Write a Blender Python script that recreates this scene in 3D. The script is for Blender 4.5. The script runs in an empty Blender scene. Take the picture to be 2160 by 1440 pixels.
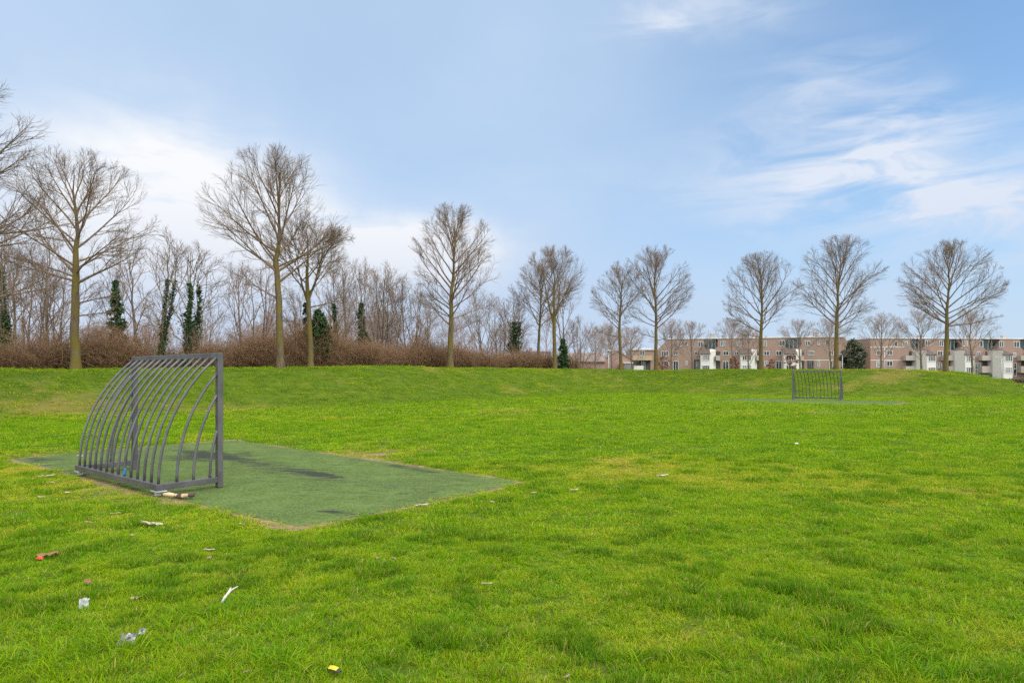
import bpy, math, random
import numpy as np
from mathutils import Vector

SC = bpy.context.scene
COL = SC.collection
R = math.radians
F, CX, HY, EYE = 1320.0, 1080.0, 794.0, 1.66      # focal length / horizon of the lens, eye height

# ------------------------------------------------------------------ camera
cam_d = bpy.data.cameras.new("camera")
cam = bpy.data.objects.new("camera", cam_d)
COL.objects.link(cam)
cam.location = (0, 0, EYE)
cam.rotation_euler = (R(90), 0, 0)
cam_d.sensor_width = 36.0
cam_d.lens = 22.0
cam_d.shift_y = 74.0 / 2160.0
cam_d.clip_end = 4000
SC.camera = cam

# ------------------------------------------------------------------ light
SUN_EL, SUN_AZ = R(48), R(128)        # azimuth clockwise from +Y (view direction)
SKY = 0.10
sun_d = bpy.data.lights.new("sun", 'SUN')
sun_d.energy = 1.5
sun_d.angle = R(22)
sun_d.color = (1.0, 0.95, 0.87)
sun = bpy.data.objects.new("sun", sun_d)
COL.objects.link(sun)
sd = Vector((math.sin(SUN_AZ) * math.cos(SUN_EL), math.cos(SUN_AZ) * math.cos(SUN_EL), math.sin(SUN_EL)))
sun.rotation_euler = sd.to_track_quat('Z', 'Y').to_euler()

SC.view_settings.view_transform = 'Standard'
SC.view_settings.look = 'None'
SC.view_settings.exposure = 0.75
SC.cycles.use_denoising = False
SC.view_settings.gamma = 1.0
SC.view_settings.use_curve_mapping = False


class NT:
    """short-hand for node graphs"""
    def __init__(s, tree):
        s.t = tree
        s.n = tree.nodes
        s.l = tree.links

    def put(s, sock, v):
        if v is None:
            return
        if isinstance(v, bpy.types.NodeSocket):
            s.l.new(v, sock)
        elif isinstance(v, (tuple, list)) and len(v) == 3 and sock.type == 'RGBA':
            sock.default_value = (*v, 1)
        else:
            sock.default_value = v

    def math(s, op, a, b=None, c=None, clamp=False):
        n = s.n.new('ShaderNodeMath')
        n.operation = op
        n.use_clamp = clamp
        for i, v in enumerate((a, b, c)):
            s.put(n.inputs[i], v)
        return n.outputs[0]

    def mix(s, f, a, b, mode='MIX'):
        n = s.n.new('ShaderNodeMix')
        n.data_type = 'RGBA'
        n.blend_type = mode
        n.clamp_factor = True
        s.put(n.inputs[0], f)
        s.put(n.inputs[6], a)
        s.put(n.inputs[7], b)
        return n.outputs[2]

    def noise(s, vec, scale, detail=4, rough=0.55, dist=0.0):
        n = s.n.new('ShaderNodeTexNoise')
        s.put(n.inputs['Vector'], vec)
        n.inputs['Scale'].default_value = scale
        n.inputs['Detail'].default_value = detail
        n.inputs['Roughness'].default_value = rough
        n.inputs['Distortion'].default_value = dist
        return n.outputs[0]

    def ramp(s, v, lo, hi, a=0.0, b=1.0, smooth=True):
        n = s.n.new('ShaderNodeMapRange')
        n.interpolation_type = 'SMOOTHSTEP' if smooth else 'LINEAR'
        s.put(n.inputs[0], v)
        for i, x in enumerate((lo, hi, a, b)):
            n.inputs[1 + i].default_value = x
        return n.outputs[0]

    def comb(s, x, y, z):
        n = s.n.new('ShaderNodeCombineXYZ')
        for i, v in enumerate((x, y, z)):
            s.put(n.inputs[i], v)
        return n.outputs[0]

    def sep(s, v):
        n = s.n.new('ShaderNodeSeparateXYZ')
        s.put(n.inputs[0], v)
        return n.outputs

    def mapping(s, v, rot=(0, 0, 0), scale=(1, 1, 1), loc=(0, 0, 0)):
        n = s.n.new('ShaderNodeMapping')
        s.put(n.inputs[0], v)
        n.inputs[1].default_value = loc
        n.inputs[2].default_value = rot
        n.inputs[3].default_value = scale
        return n.outputs[0]

    def pos(s):
        return s.n.new('ShaderNodeNewGeometry').outputs['Position']

    def obj(s):
        return s.n.new('ShaderNodeTexCoord').outputs['Object']

    def attr(s, name, kind='GEOMETRY'):
        n = s.n.new('ShaderNodeAttribute')
        n.attribute_name = name
        n.attribute_type = kind
        return n.outputs['Fac']


# ------------------------------------------------------------------ sky
world = bpy.data.worlds.new("World")
SC.world = world
world.use_nodes = True
g = NT(world.node_tree)
g.n.clear()
out = g.n.new('ShaderNodeOutputWorld')
bg = g.n.new('ShaderNodeBackground')
bg.inputs[1].default_value = SKY
g.l.new(bg.outputs[0], out.inputs[0])
sky = g.n.new('ShaderNodeTexSky')
sky.sky_type = 'NISHITA'
sky.sun_disc = False
sky.sun_elevation = SUN_EL
sky.sun_rotation = SUN_AZ
sky.air_density = 1.0
sky.dust_density = 0.6
sky.ozone_density = 1.5
dirv = g.n.new('ShaderNodeTexCoord').outputs['Generated']
dx_, dy_, dz_ = g.sep(dirv)
zc = g.math('MAXIMUM', dz_, 0.0)
# a flat cloud layer overhead: project the direction on it
den = g.math('ADD', zc, 0.10)
cl = g.comb(g.math('DIVIDE', dx_, den), g.math('DIVIDE', dy_, den), 0.0)
az = g.math('ARCTAN2', dx_, dy_)
el = g.math('ARCSINE', dz_)
wv = g.comb(az, el, 0.0)
w1 = g.math('SUBTRACT', g.noise(wv, 5.0, 5, 0.6), 0.5)
w2 = g.math('SUBTRACT', g.noise(g.mapping(wv, loc=(3.1, 7.7, 0)), 6.0, 5, 0.6), 0.5)
azw = g.math('MULTIPLY_ADD', w1, 0.17, az)
elw = g.math('MULTIPLY_ADD', w2, 0.10, el)


def blob(a, e, sa, se, amp, tilt=0.0):
    da = g.math('SUBTRACT', azw, R(a))
    de = g.math('SUBTRACT', elw, R(e))
    if tilt:
        de = g.math('MULTIPLY_ADD', da, -tilt, de)
    q = g.math('ADD', g.math('POWER', g.math('ABSOLUTE', g.math('DIVIDE', da, R(sa))), 2.0),
               g.math('POWER', g.math('ABSOLUTE', g.math('DIVIDE', de, R(se))), 2.0))
    return g.math('MULTIPLY', g.math('EXPONENT', g.math('MULTIPLY', q, -1.0)), amp)


streak = g.noise(g.mapping(wv, rot=(0, 0, R(28)), scale=(2.0, 8.0, 1.0)), 2.6, 6, 0.60, 0.8)
streak2 = g.noise(g.mapping(wv, rot=(0, 0, R(-4)), scale=(1.6, 8.0, 1.0)), 2.4, 6, 0.6, 0.4)
layer = g.noise(g.mapping(cl, scale=(1.0, 0.55, 1.0)), 0.8, 6, 0.55, 0.3)


def total(lst):
    r = lst[0]
    for q in lst[1:]:
        r = g.math('ADD', r, q)
    return r


BL_LOW = [(-10, 11.0, 8.5, 3.0, 1.25, 0), (-19, 10.5, 8, 2.4, .6, 0), (-30, 13, 10, 6, 1.1, 0), (-27, 17, 7, 3.0, 0.35, 0), (-20, 14.8, 3.0, 2.6, .35, 0.3),
          (-38, 6, 22, 7, .55, 0), (-6, 10.5, 5, 2.2, .55, 0.1)]
BL_CIR = [(36, 12.5, 8.5, 2.8, 1.0, -0.40), (30, 15.5, 13, 4.0, 0.62, -0.15), (27, 21.5, 5, 4.2, .50, 0), (16, 28.7, 6.5, 1.7, 0.95, 0), (30, 7, 16, 3, .3, 0), (22, 14, 9, 2.2, .35, -.1), 
          (34, 19, 5, 1.6, .4, 0), (-2, 17, 16, 1.6, .12, 0)]
low = total([blob(*b) for b in BL_LOW])
cir = total([blob(*b) for b in BL_CIR])
lowd = g.math('MULTIPLY', low, g.ramp(streak2, 0.26, 0.62, 0.45, 1.1), clamp=True)
cird = g.math('MULTIPLY', cir, g.ramp(streak, 0.27, 0.70, 0.06, 1.2), clamp=True)
# thin veil over everything, thinner to the upper right
veil = g.math('MULTIPLY', g.ramp(layer, 0.30, 0.75, 0.74, 1.0), g.ramp(az, R(0), R(36), 1.0, 0.22))
# unseen bright cloud overhead and behind the viewer, added to light the grass
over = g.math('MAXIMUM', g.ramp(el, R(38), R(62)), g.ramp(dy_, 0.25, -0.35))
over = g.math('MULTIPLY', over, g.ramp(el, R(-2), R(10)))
blue = g.mix(1.0, sky.outputs[0], (0.76, 1.04, 1.16), 'MULTIPLY')
c1 = g.mix(veil, blue, (3.15, 4.1, 5.4))
c2 = g.mix(lowd, c1, (5.65, 5.75, 5.95))
c3 = g.mix(cird, c2, (4.5, 4.9, 5.6))
c3 = g.mix(g.ramp(el, R(17), R(2), 0, .78), c3, (3.35, 3.95, 5.05))
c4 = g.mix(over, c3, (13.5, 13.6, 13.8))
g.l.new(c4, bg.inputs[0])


# ------------------------------------------------------------------ helpers
def at(px, Z, py=None):
    """a point on the ray through photo pixel px at depth Z"""
    x = (px - CX) / F * Z
    return (x, Z) if py is None else (x, Z, EYE + (HY - py) * Z / F)


def tag(o, label=None, cat=None, group=None, kind=None):
    if label: o['label'] = label
    if cat: o['category'] = cat
    if group: o['group'] = group
    if kind: o['kind'] = kind
    return o


def empty(name, loc, rz=0.0, label=None, cat=None, group=None):
    o = bpy.data.objects.new(name, None)
    COL.objects.link(o)
    o.location = loc
    o.rotation_euler = (0, 0, rz)
    o.empty_display_size = 0.2
    return tag(o, label, cat, group)


def raw_mesh(name, V, polys, mat=None, smooth=False):
    """V (n,3); polys: list of (m,k) index arrays"""
    me = bpy.data.meshes.new(name)
    V = np.asarray(V, dtype=np.float32)
    me.vertices.add(len(V))
    me.vertices.foreach_set('co', V.ravel())
    polys = [np.asarray(p, dtype=np.int32) for p in polys if len(p)]
    nl = sum(p.size for p in polys)
    npoly = sum(len(p) for p in polys)
    me.loops.add(nl)
    me.polygons.add(npoly)
    me.loops.foreach_set('vertex_index', np.concatenate([p.ravel() for p in polys]))
    tot = np.concatenate([np.full(len(p), p.shape[1], dtype=np.int32) for p in polys])
    st = np.concatenate([[0], np.cumsum(tot)[:-1]]).astype(np.int32)
    me.polygons.foreach_set('loop_start', st)
    if smooth:
        me.polygons.foreach_set('use_smooth', np.ones(npoly, dtype=bool))
    me.update(calc_edges=True)
    me.validate()
    if mat: me.materials.append(mat)
    return me


def link(name, me, parent=None):
    o = bpy.data.objects.new(name, me)
    COL.objects.link(o)
    if parent: o.parent = parent
    return o


class MB:
    """collects boxes, prisms and tubes into one mesh"""
    def __init__(s):
        s.v, s.f = [], []

    def add(s, vs, fs):
        b = len(s.v)
        s.v += [tuple(map(float, p)) for p in vs]
        s.f += [tuple(b + i for i in f) for f in fs]

    def box(s, x0, x1, y0, y1, z0, z1):
        s.add([(x0, y0, z0), (x1, y0, z0), (x1, y1, z0), (x0, y1, z0), (x0, y0, z1), (x1, y0, z1), (x1, y1, z1), (x0, y1, z1)],
              [(0, 3, 2, 1), (4, 5, 6, 7), (0, 1, 5, 4), (1, 2, 6, 5), (2, 3, 7, 6), (3, 0, 4, 7)])

    def prism(s, pts, off):
        """pts: closed outline (3D), swept by off"""
        n = len(pts)
        o = Vector(off)
        a = [Vector(p) for p in pts]
        s.add(a + [p + o for p in a], [tuple(range(n))[::-1], tuple(range(n, 2 * n))] +
              [(i, (i + 1) % n, n + (i + 1) % n, n + i) for i in range(n)])

    def tube(s, pts, r, sides=8, caps=True):
        pts = [Vector(p) for p in pts]
        n = len(pts)
        rs = r if isinstance(r, (list, tuple)) else [r] * n
        vs = []
        t0 = (pts[1] - pts[0]).normalized()
        ref = Vector((0, 0, 1)) if abs(t0.z) < .9 else Vector((1, 0, 0))
        for i, p in enumerate(pts):
            t = (pts[min(i + 1, n - 1)] - pts[max(i - 1, 0)]).normalized()
            u = t.cross(ref).normalized()
            w = t.cross(u)
            for k in range(sides):
                a = 2 * math.pi * k / sides
                vs.append(p + (u * math.cos(a) + w * math.sin(a)) * rs[i])
        fs = [(i * sides + k, i * sides + (k + 1) % sides, (i + 1) * sides + (k + 1) % sides, (i + 1) * sides + k)
              for i in range(n - 1) for k in range(sides)]
        if caps:
            fs += [tuple(range(sides))[::-1], tuple((n - 1) * sides + k for k in range(sides))]
        s.add(vs, fs)

    def build(s, name, mat, parent=None, smooth=False, bevel=0.0):
        me = bpy.data.meshes.new(name)
        me.from_pydata(s.v, [], s.f)
        me.materials.append(mat)
        if smooth:
            for p in me.polygons: p.use_smooth = True
        me.update()
        import bmesh
        bm = bmesh.new(); bm.from_mesh(me)
        bmesh.ops.recalc_face_normals(bm, faces=bm.faces)
        bm.to_mesh(me); bm.free()
        o = link(name, me, parent)
        if bevel:
            b = o.modifiers.new('bevel', 'BEVEL'); b.width = bevel; b.segments = 2; b.limit_method = 'ANGLE'
        return o


def hash2(ix, iy, seed):
    h = (ix.astype(np.int64) * 374761393 + iy.astype(np.int64) * 668265263 + seed * 974711) & 0xffffffff
    h = ((h ^ (h >> 13)) * 1274126177) & 0xffffffff
    return ((h ^ (h >> 16)) & 0xffff) / 65535.0


def vn(x, y, seed=0):
    x = np.asarray(x, float); y = np.asarray(y, float)
    ix = np.floor(x); iy = np.floor(y)
    fx = x - ix; fy = y - iy
    fx = fx * fx * (3 - 2 * fx); fy = fy * fy * (3 - 2 * fy)
    a = hash2(ix, iy, seed); b = hash2(ix + 1, iy, seed); c = hash2(ix, iy + 1, seed); d = hash2(ix + 1, iy + 1, seed)
    return (a * (1 - fx) + b * fx) * (1 - fy) + (c * (1 - fx) + d * fx) * fy


def fbm(x, y, seed=0, oct=3):
    r, a, t = 0, 1.0, 0
    for i in range(oct):
        r = r + a * vn(x * 2 ** i, y * 2 ** i, seed + i); t += a; a *= .5
    return r / t


def sstep(a, b, x):
    t = np.clip((x - a) / (b - a), 0, 1)
    return t * t * (3 - 2 * t)


# ------------------------------------------------------------------ materials
def mat(name):
    m = bpy.data.materials.new(name)
    m.use_nodes = True
    n = NT(m.node_tree)
    return m, n, m.node_tree.nodes['Principled BSDF']


def noisy(name, a, b, scale=4, rough=.8, detail=5, bump=0.0, bscale=40, metal=0.0, lo=.35, hi=.65, spec=.3, stretch=(1, 1, 1), dist=.02):
    m, n, p = mat(name)
    v = n.mapping(n.obj(), scale=stretch)
    n.put(p.inputs['Base Color'], n.mix(n.ramp(n.noise(v, scale, detail), lo, hi), a, b))
    p.inputs['Roughness'].default_value = rough
    p.inputs['Metallic'].default_value = metal
    p.inputs['Specular IOR Level'].default_value = spec
    if bump:
        bn = n.n.new('ShaderNodeBump')
        bn.inputs['Strength'].default_value = bump
        bn.inputs['Distance'].default_value = dist
        n.put(bn.inputs['Height'], n.noise(v, bscale, 4))
        n.l.new(bn.outputs[0], p.inputs['Normal'])
    return m


def leafy(name, a, b, c, scale=3, trans=.3, hue=None):
    """thin two-sided leaves"""
    m, n, p = mat(name)
    v = n.obj()
    col = n.mix(n.ramp(n.noise(v, scale, 3), .35, .65), a, b)
    col = n.mix(n.ramp(n.attr('tint'), .55, 1.0, 0, 1), col, c)
    n.put(p.inputs['Base Color'], col)
    p.inputs['Roughness'].default_value = .6
    p.inputs['Specular IOR Level'].default_value = .25
    tr = n.n.new('ShaderNodeBsdfTranslucent')
    n.put(tr.inputs[0], col)
    mx = n.n.new('ShaderNodeMixShader')
    mx.inputs[0].default_value = trans
    n.l.new(p.outputs[0], mx.inputs[1]); n.l.new(tr.outputs[0], mx.inputs[2])
    o = [q for q in n.n if q.type == 'OUTPUT_MATERIAL'][0]
    n.l.new(mx.outputs[0], o.inputs[0])
    return m


M = {}


def bark(name, a, b, moss, amount):
    m, n, p = mat(name)
    v = n.pos()
    c = n.mix(n.ramp(n.noise(n.mapping(v, scale=(6, 6, 1.2)), 2.0, 5), .35, .65), a, b)
    mo = n.ramp(n.noise(n.mapping(v, scale=(1.5, 1.5, .7)), 1.4, 5), .62 - amount * .4, .80 - amount * .4)
    c = n.mix(mo, c, moss)
    n.put(p.inputs['Base Color'], c)
    p.inputs['Roughness'].default_value = .9
    p.inputs['Specular IOR Level'].default_value = .15
    bn = n.n.new('ShaderNodeBump')
    bn.inputs['Strength'].default_value = .7
    bn.inputs['Distance'].default_value = .03
    n.put(bn.inputs['Height'], n.noise(n.mapping(v, scale=(10, 10, 2)), 2.5, 4))
    n.l.new(bn.outputs[0], p.inputs['Normal'])
    return m


M['bark'] = bark('mossy_bark', (.075, .056, .036), (.135, .105, .068), (.125, .098, .026), .6)
M['limb'] = bark('limb_bark', (.135, .094, .066), (.225, .158, .115), (.16, .13, .06), .25)
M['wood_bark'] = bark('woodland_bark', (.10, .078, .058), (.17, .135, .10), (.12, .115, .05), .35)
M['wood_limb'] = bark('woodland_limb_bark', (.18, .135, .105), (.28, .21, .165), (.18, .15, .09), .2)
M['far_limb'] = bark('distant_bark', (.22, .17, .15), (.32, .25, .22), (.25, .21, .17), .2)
M['thicket'] = bark('thicket_twig', (.19, .112, .068), (.31, .19, .112), (.25, .18, .08), .25)
M['ivy'] = leafy('ivy_leaf', (.022, .058, .018), (.042, .09, .026), (.08, .12, .045), 1.2, .15)
M['conifer'] = leafy('conifer_needle', (.05, .064, .036), (.085, .098, .055), (.14, .14, .095), 1.0, .1)
M['beech'] = leafy('beech_leaf', (.20, .075, .06), (.30, .13, .09), (.33, .19, .14), 1.0, .3)
M['deadleaf'] = leafy('dead_leaf', (.22, .12, .06), (.32, .19, .10), (.36, .24, .14), 1.0, .2)


def grass_mat(name, bright=1.0):
    m, n, p = mat(name)
    v = n.pos()
    dry = n.attr('dry', 'INSTANCER')
    tint = n.attr('tint')
    hgt = n.attr('hgt')
    lush = n.attr('lush', 'INSTANCER')
    c = n.mix(n.ramp(n.noise(v, 1.6, 4), .36, .64), (.240, .388, .002), (.155, .330, .002))
    c = n.mix(n.ramp(n.noise(n.mapping(v, loc=(4, 9, 2)), 6.5, 3), .45, .75, 0, .6), c, (.340, .430, .003))
    c = n.mix(n.math('MULTIPLY', lush, .78), c, (.070, .195, .003))
    dn = n.math('ADD', dry, n.math('MULTIPLY', n.math('SUBTRACT', n.noise(v, 2.3, 5), .5), .9))
    c = n.mix(n.ramp(dn, .30, .95, 0, .85), c, (.47, .45, .03))
    c = n.mix(n.ramp(dn, .85, 1.4, 0, .9), c, (.38, .27, .12))
    # single blades: yellow-green, straw, blue-green
    c = n.mix(n.ramp(tint, .82, .90, 0, .8), c, (.42, .41, .04))
    c = n.mix(n.ramp(tint, .955, .965, 0, .9), c, (.42, .32, .13))
    c = n.mix(n.ramp(tint, .12, .05, 0, .6), c, (.07, .17, .035))
    if bright != 1.0:
        c = n.mix(1.0, c, (bright, bright, bright), 'MULTIPLY')
    n.put(p.inputs['Base Color'], c)
    p.inputs['Roughness'].default_value = .6
    p.inputs['Specular IOR Level'].default_value = .10
    tr = n.n.new('ShaderNodeBsdfTranslucent')
    n.put(tr.inputs[0], c)
    mx = n.n.new('ShaderNodeMixShader')
    mx.inputs[0].default_value = .42
    n.l.new(p.outputs[0], mx.inputs[1]); n.l.new(tr.outputs[0], mx.inputs[2])
    o = [q for q in n.n if q.type == 'OUTPUT_MATERIAL'][0]
    n.l.new(mx.outputs[0], o.inputs[0])
    return m


M['grass'] = grass_mat('grass_blade')


def ground_mat():
    m, n, p = mat('lawn_soil')
    v = n.pos()
    dry = n.attr('dry'); worn = n.attr('worn'); wood = n.attr('wood')
    c = n.mix(n.ramp(n.noise(v, 1.6, 4), .36, .64), (.075, .12, .006), (.045, .085, .005))
    c = n.mix(n.ramp(n.noise(v, 9.0, 4), .45, .75, 0, .7), c, (.11, .14, .012))
    dn = n.math('ADD', dry, n.math('MULTIPLY', n.math('SUBTRACT', n.noise(v, 2.3, 5), .5), .9))
    c = n.mix(n.ramp(dn, .30, .95, 0, .8), c, (.17, .145, .04))
    wn = n.math('ADD', worn, n.math('MULTIPLY', n.math('SUBTRACT', n.noise(v, 5.0, 6, .65), .5), 1.0))
    soil = n.mix(n.ramp(n.noise(v, 14, 5), .35, .65), (.16, .11, .058), (.27, .20, .105))
    soil = n.mix(n.ramp(n.noise(v, 3.0, 5), .52, .70, 0, .75), soil, (.095, .062, .038))
    c = n.mix(n.ramp(wn, .42, .72), c, soil)
    c = n.mix(wood, c, n.mix(n.ramp(n.noise(v, 3.0, 4), .3, .7), (.10, .065, .04), (.17, .115, .07)))
    n.put(p.inputs['Base Color'], c)
    p.inputs['Roughness'].default_value = .95
    p.inputs['Specular IOR Level'].default_value = .1
    bn = n.n.new('ShaderNodeBump')
    bn.inputs['Strength'].default_value = .8
    bn.inputs['Distance'].default_value = .03
    n.put(bn.inputs['Height'], n.noise(v, 30, 5))
    n.l.new(bn.outputs[0], p.inputs['Normal'])
    return m


M['ground'] = ground_mat()


def turf_mat():
    m, n, p = mat('artificial_turf')
    v = n.pos()
    stain = n.attr('stain')
    c = n.mix(n.ramp(n.noise(v, 2.2, 5), .35, .66), (.068, .112, .024), (.104, .152, .042))
    c = n.mix(n.ramp(n.noise(n.mapping(v, loc=(7, 3, 1)), .75, 5, .65), .40, .66, 0, .55), c, (.055, .072, .030))
    c = n.mix(n.ramp(n.noise(v, 40, 5, .72), .42, .62, 0, .85), c, (.135, .185, .060))
    c = n.mix(n.ramp(n.noise(n.mapping(v, loc=(9, 2, 5)), 30, 5, .72), .49, .66, 0, .8), c, (.034, .056, .02))
    st = n.math('ADD', stain, n.math('MULTIPLY', n.math('SUBTRACT', n.noise(n.mapping(v, rot=(0, 0, R(36)), scale=(1, 3.5, 1)), 2.2, 7, .68), .5), 2.0))
    st = n.math('ADD', st, n.math('MULTIPLY', n.math('SUBTRACT', n.noise(n.mapping(v, loc=(3, 3, 3)), 16, 4, .7), .5), .7))
    c = n.mix(n.ramp(st, .16, .55, 0, .9), c, (.035, .036, .034))
    n.put(p.inputs['Base Color'], c)
    p.inputs['Roughness'].default_value = .95
    p.inputs['Specular IOR Level'].default_value = .06
    bn = n.n.new('ShaderNodeBump')
    bn.inputs['Strength'].default_value = .9
    bn.inputs['Distance'].default_value = .012
    n.put(bn.inputs['Height'], n.noise(v, 55, 4))
    n.l.new(bn.outputs[0], p.inputs['Normal'])
    return m


M['turf'] = turf_mat()


def steel_mat():
    m, n, p = mat('grey_painted_steel')
    v = n.obj()
    c = n.mix(n.ramp(n.noise(v, 3.0, 6), .3, .7), (.062, .060, .063), (.102, .099, .103))
    c = n.mix(n.ramp(n.noise(n.mapping(v, loc=(5, 1, 2), scale=(1, 1, .5)), 2.5, 6, .65), .60, .74, 0, .5), c, (.10, .14, .19))
    c = n.mix(n.ramp(n.noise(n.mapping(v, loc=(2, 8, 1)), 28, 4), .70, .78, 0, .8), c, (.33, .32, .31))
    n.put(p.inputs['Base Color'], c)
    p.inputs['Roughness'].default_value = .42
    p.inputs['Metallic'].default_value = .1
    bn = n.n.new('ShaderNodeBump'); bn.inputs['Strength'].default_value = .15; bn.inputs['Distance'].default_value = .002
    n.put(bn.inputs['Height'], n.noise(v, 60, 3)); n.l.new(bn.outputs[0], p.inputs['Normal'])
    return m


M['steel'] = steel_mat()
M['blue'] = noisy('blue_tape', (.03, .16, .36), (.05, .25, .48), 8, .5)
M['galv'] = noisy('galvanised_plate', (.40, .41, .42), (.58, .59, .60), 12, .45, metal=.4)


def brick_mat(name, a, b, mortar):
    m, n, p = mat(name)
    v = n.obj()
    x, y, z = n.sep(v)
    br = n.n.new('ShaderNodeTexBrick')
    n.put(br.inputs['Vector'], n.comb(n.math('ADD', x, y), z, 0.0))
    br.inputs['Scale'].default_value = 1.0
    br.inputs['Brick Width'].default_value = .24
    br.inputs['Row Height'].default_value = .075
    br.inputs['Mortar Size'].default_value = .012
    br.inputs['Color1'].default_value = (*a, 1); br.inputs['Color2'].default_value = (*b, 1); br.inputs['Mortar'].default_value = (*mortar, 1)
    c = n.mix(n.ramp(n.noise(v, .35, 5), .35, .7, 0, .30), br.outputs[0], tuple(q * .72 for q in a))
    c = n.mix(n.ramp(n.noise(n.mapping(v, scale=(1, 1, .15)), 1.2, 5), .55, .8, 0, .3), c, (.36, .30, .26))
    n.put(p.inputs['Base Color'], c)
    p.inputs['Roughness'].default_value = .9
    p.inputs['Specular IOR Level'].default_value = .15
    return m


M['brick'] = brick_mat('pink_brown_brick', (.275, .165, .125), (.225, .130, .098), (.31, .26, .225))
M['brick2'] = brick_mat('red_brown_brick', (.30, .17, .14), (.24, .13, .105), (.33, .27, .24))
M['white'] = noisy('white_render', (.50, .485, .45), (.56, .545, .51), .12, .8)
M['render'] = noisy('beige_render', (.42, .40, .365), (.47, .45, .41), .12, .85)
M['concrete'] = noisy('concrete', (.31, .28, .25), (.37, .335, .30), .15, .85)
M['cream'] = noisy('tan_balcony_panel', (.34, .26, .17), (.40, .31, .21), 1.5, .8)
M['frame'] = noisy('white_window_frame', (.50, .51, .50), (.60, .61, .60), 3, .5)
M['fascia'] = noisy('pale_roof_edge', (.50, .52, .54), (.64, .66, .68), 2, .6)
M['roof'] = noisy('brown_roof_tile', (.072, .052, .046), (.115, .085, .072), 2.5, .8, bump=.6, bscale=10, dist=.05)
M['roof2'] = noisy('grey_brown_roof_tile', (.17, .135, .12), (.25, .20, .175), 2.5, .85, bump=.6, bscale=8, dist=.05)


def glass_mat(name, a, b, sc, rough=.12):
    return noisy(name, a, b, sc, rough, spec=.6, lo=.42, hi=.58)


M['pane'] = glass_mat('window_glass', (.012, .016, .020), (.055, .065, .072), .35)
M['net'] = glass_mat('window_glass_with_net_curtain', (.10, .115, .12), (.24, .25, .25), .5)
M['greenglass'] = glass_mat('dark_green_glazing', (.008, .035, .032), (.03, .075, .065), .6)
M['dark'] = noisy('recess_shade_and_dark_door', (.035, .032, .03), (.07, .062, .055), 1.5, .8)  # balcony and porch shade put into the colour; also dark doors
M['grey'] = noisy('grey_garage_door', (.13, .13, .14), (.18, .18, .19), 1.5, .6)
M['pole'] = noisy('lamp_post_metal', (.36, .38, .38), (.46, .48, .48), 3, .5, metal=.3)
M['path'] = noisy('pale_paving', (.42, .38, .34), (.54, .50, .45), 1.5, .85, bump=.3)
M['bark_chip'] = noisy('dry_bark_chip', (.28, .215, .14), (.46, .40, .30), 28, .85, bump=.6, bscale=60, dist=.006)
M['brown_chip'] = noisy('brown_bark_chip', (.16, .10, .065), (.34, .25, .18), 30, .85, bump=.6, bscale=60, dist=.006)
M['whitewood'] = noisy('bleached_wood', (.42, .40, .36), (.54, .52, .48), 26, .8, bump=.4, bscale=60, dist=.004)
M['peeled'] = noisy('peeled_wood', (.42, .30, .17), (.54, .41, .26), 14, .6, bump=.3, bscale=40, dist=.004)
M['stickbark'] = noisy('dark_stick_bark', (.055, .035, .028), (.10, .065, .05), 30, .9, bump=.6, bscale=60, dist=.006)
M['foil'] = noisy('crumpled_foil', (.12, .12, .125), (.30, .31, .31), 40, .35, metal=.55, bump=.8, bscale=45, dist=.01)
M['plastic'] = noisy('cloudy_plastic', (.20, .22, .21), (.32, .34, .33), 30, .4, bump=.7, bscale=40, dist=.01)
M['yellow'] = noisy('yellow_card', (.50, .40, .02), (.60, .50, .03), 20, .5)
M['black'] = noisy('black_plastic', (.02, .02, .02), (.05, .05, .05), 20, .4)
M['red'] = noisy('red_plastic', (.55, .06, .03), (.65, .09, .04), 20, .4)

# ------------------------------------------------------------------ terrain
#          x       y    height  inner width
CREST = [(-33.0, 2.0, 1.7, 7.0), (-30.5, 16, 1.9, 7.0), (-26.5, 28, 1.98, 7.0), (-23.0, 33, 2.04, 7.0), (-14.8, 40, 2.22, 7.5), (-11.2, 46, 2.38, 8),
         (-5.4, 57, 2.42, 9.5), (4.8, 72.5, 2.52, 11.5), (11, 76, 2.46, 12), (17.4, 75.5, 2.40, 12.5), (27, 68, 2.36, 13), (31.9, 62, 2.30, 12),
         (36.2, 57.5, 2.24, 10.5), (38.4, 54.6, 2.08, 9), (39.3, 52.6, 1.58, 7), (39.6, 50.8, 1.0, 6), (39.8, 49.0, .48, 5), (40.0, 47.0, .14, 5), (40.5, 43.0, .03, 5)]


def catmull(pts, n=8):
    P = np.array(pts, float)
    Q = np.vstack([2 * P[0] - P[1], P, 2 * P[-1] - P[-2]])
    o = []
    for i in range(1, len(Q) - 2):
        for t in np.linspace(0, 1, n, endpoint=False):
            a, b, c, d = Q[i - 1], Q[i], Q[i + 1], Q[i + 2]
            o.append(.5 * ((2 * b) + (c - a) * t + (2 * a - 5 * b + 4 * c - d) * t * t + (3 * b - a - 3 * c + d) * t ** 3))
    o.append(P[-1])
    return np.array(o)


CR = catmull(CREST, 6)


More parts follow.
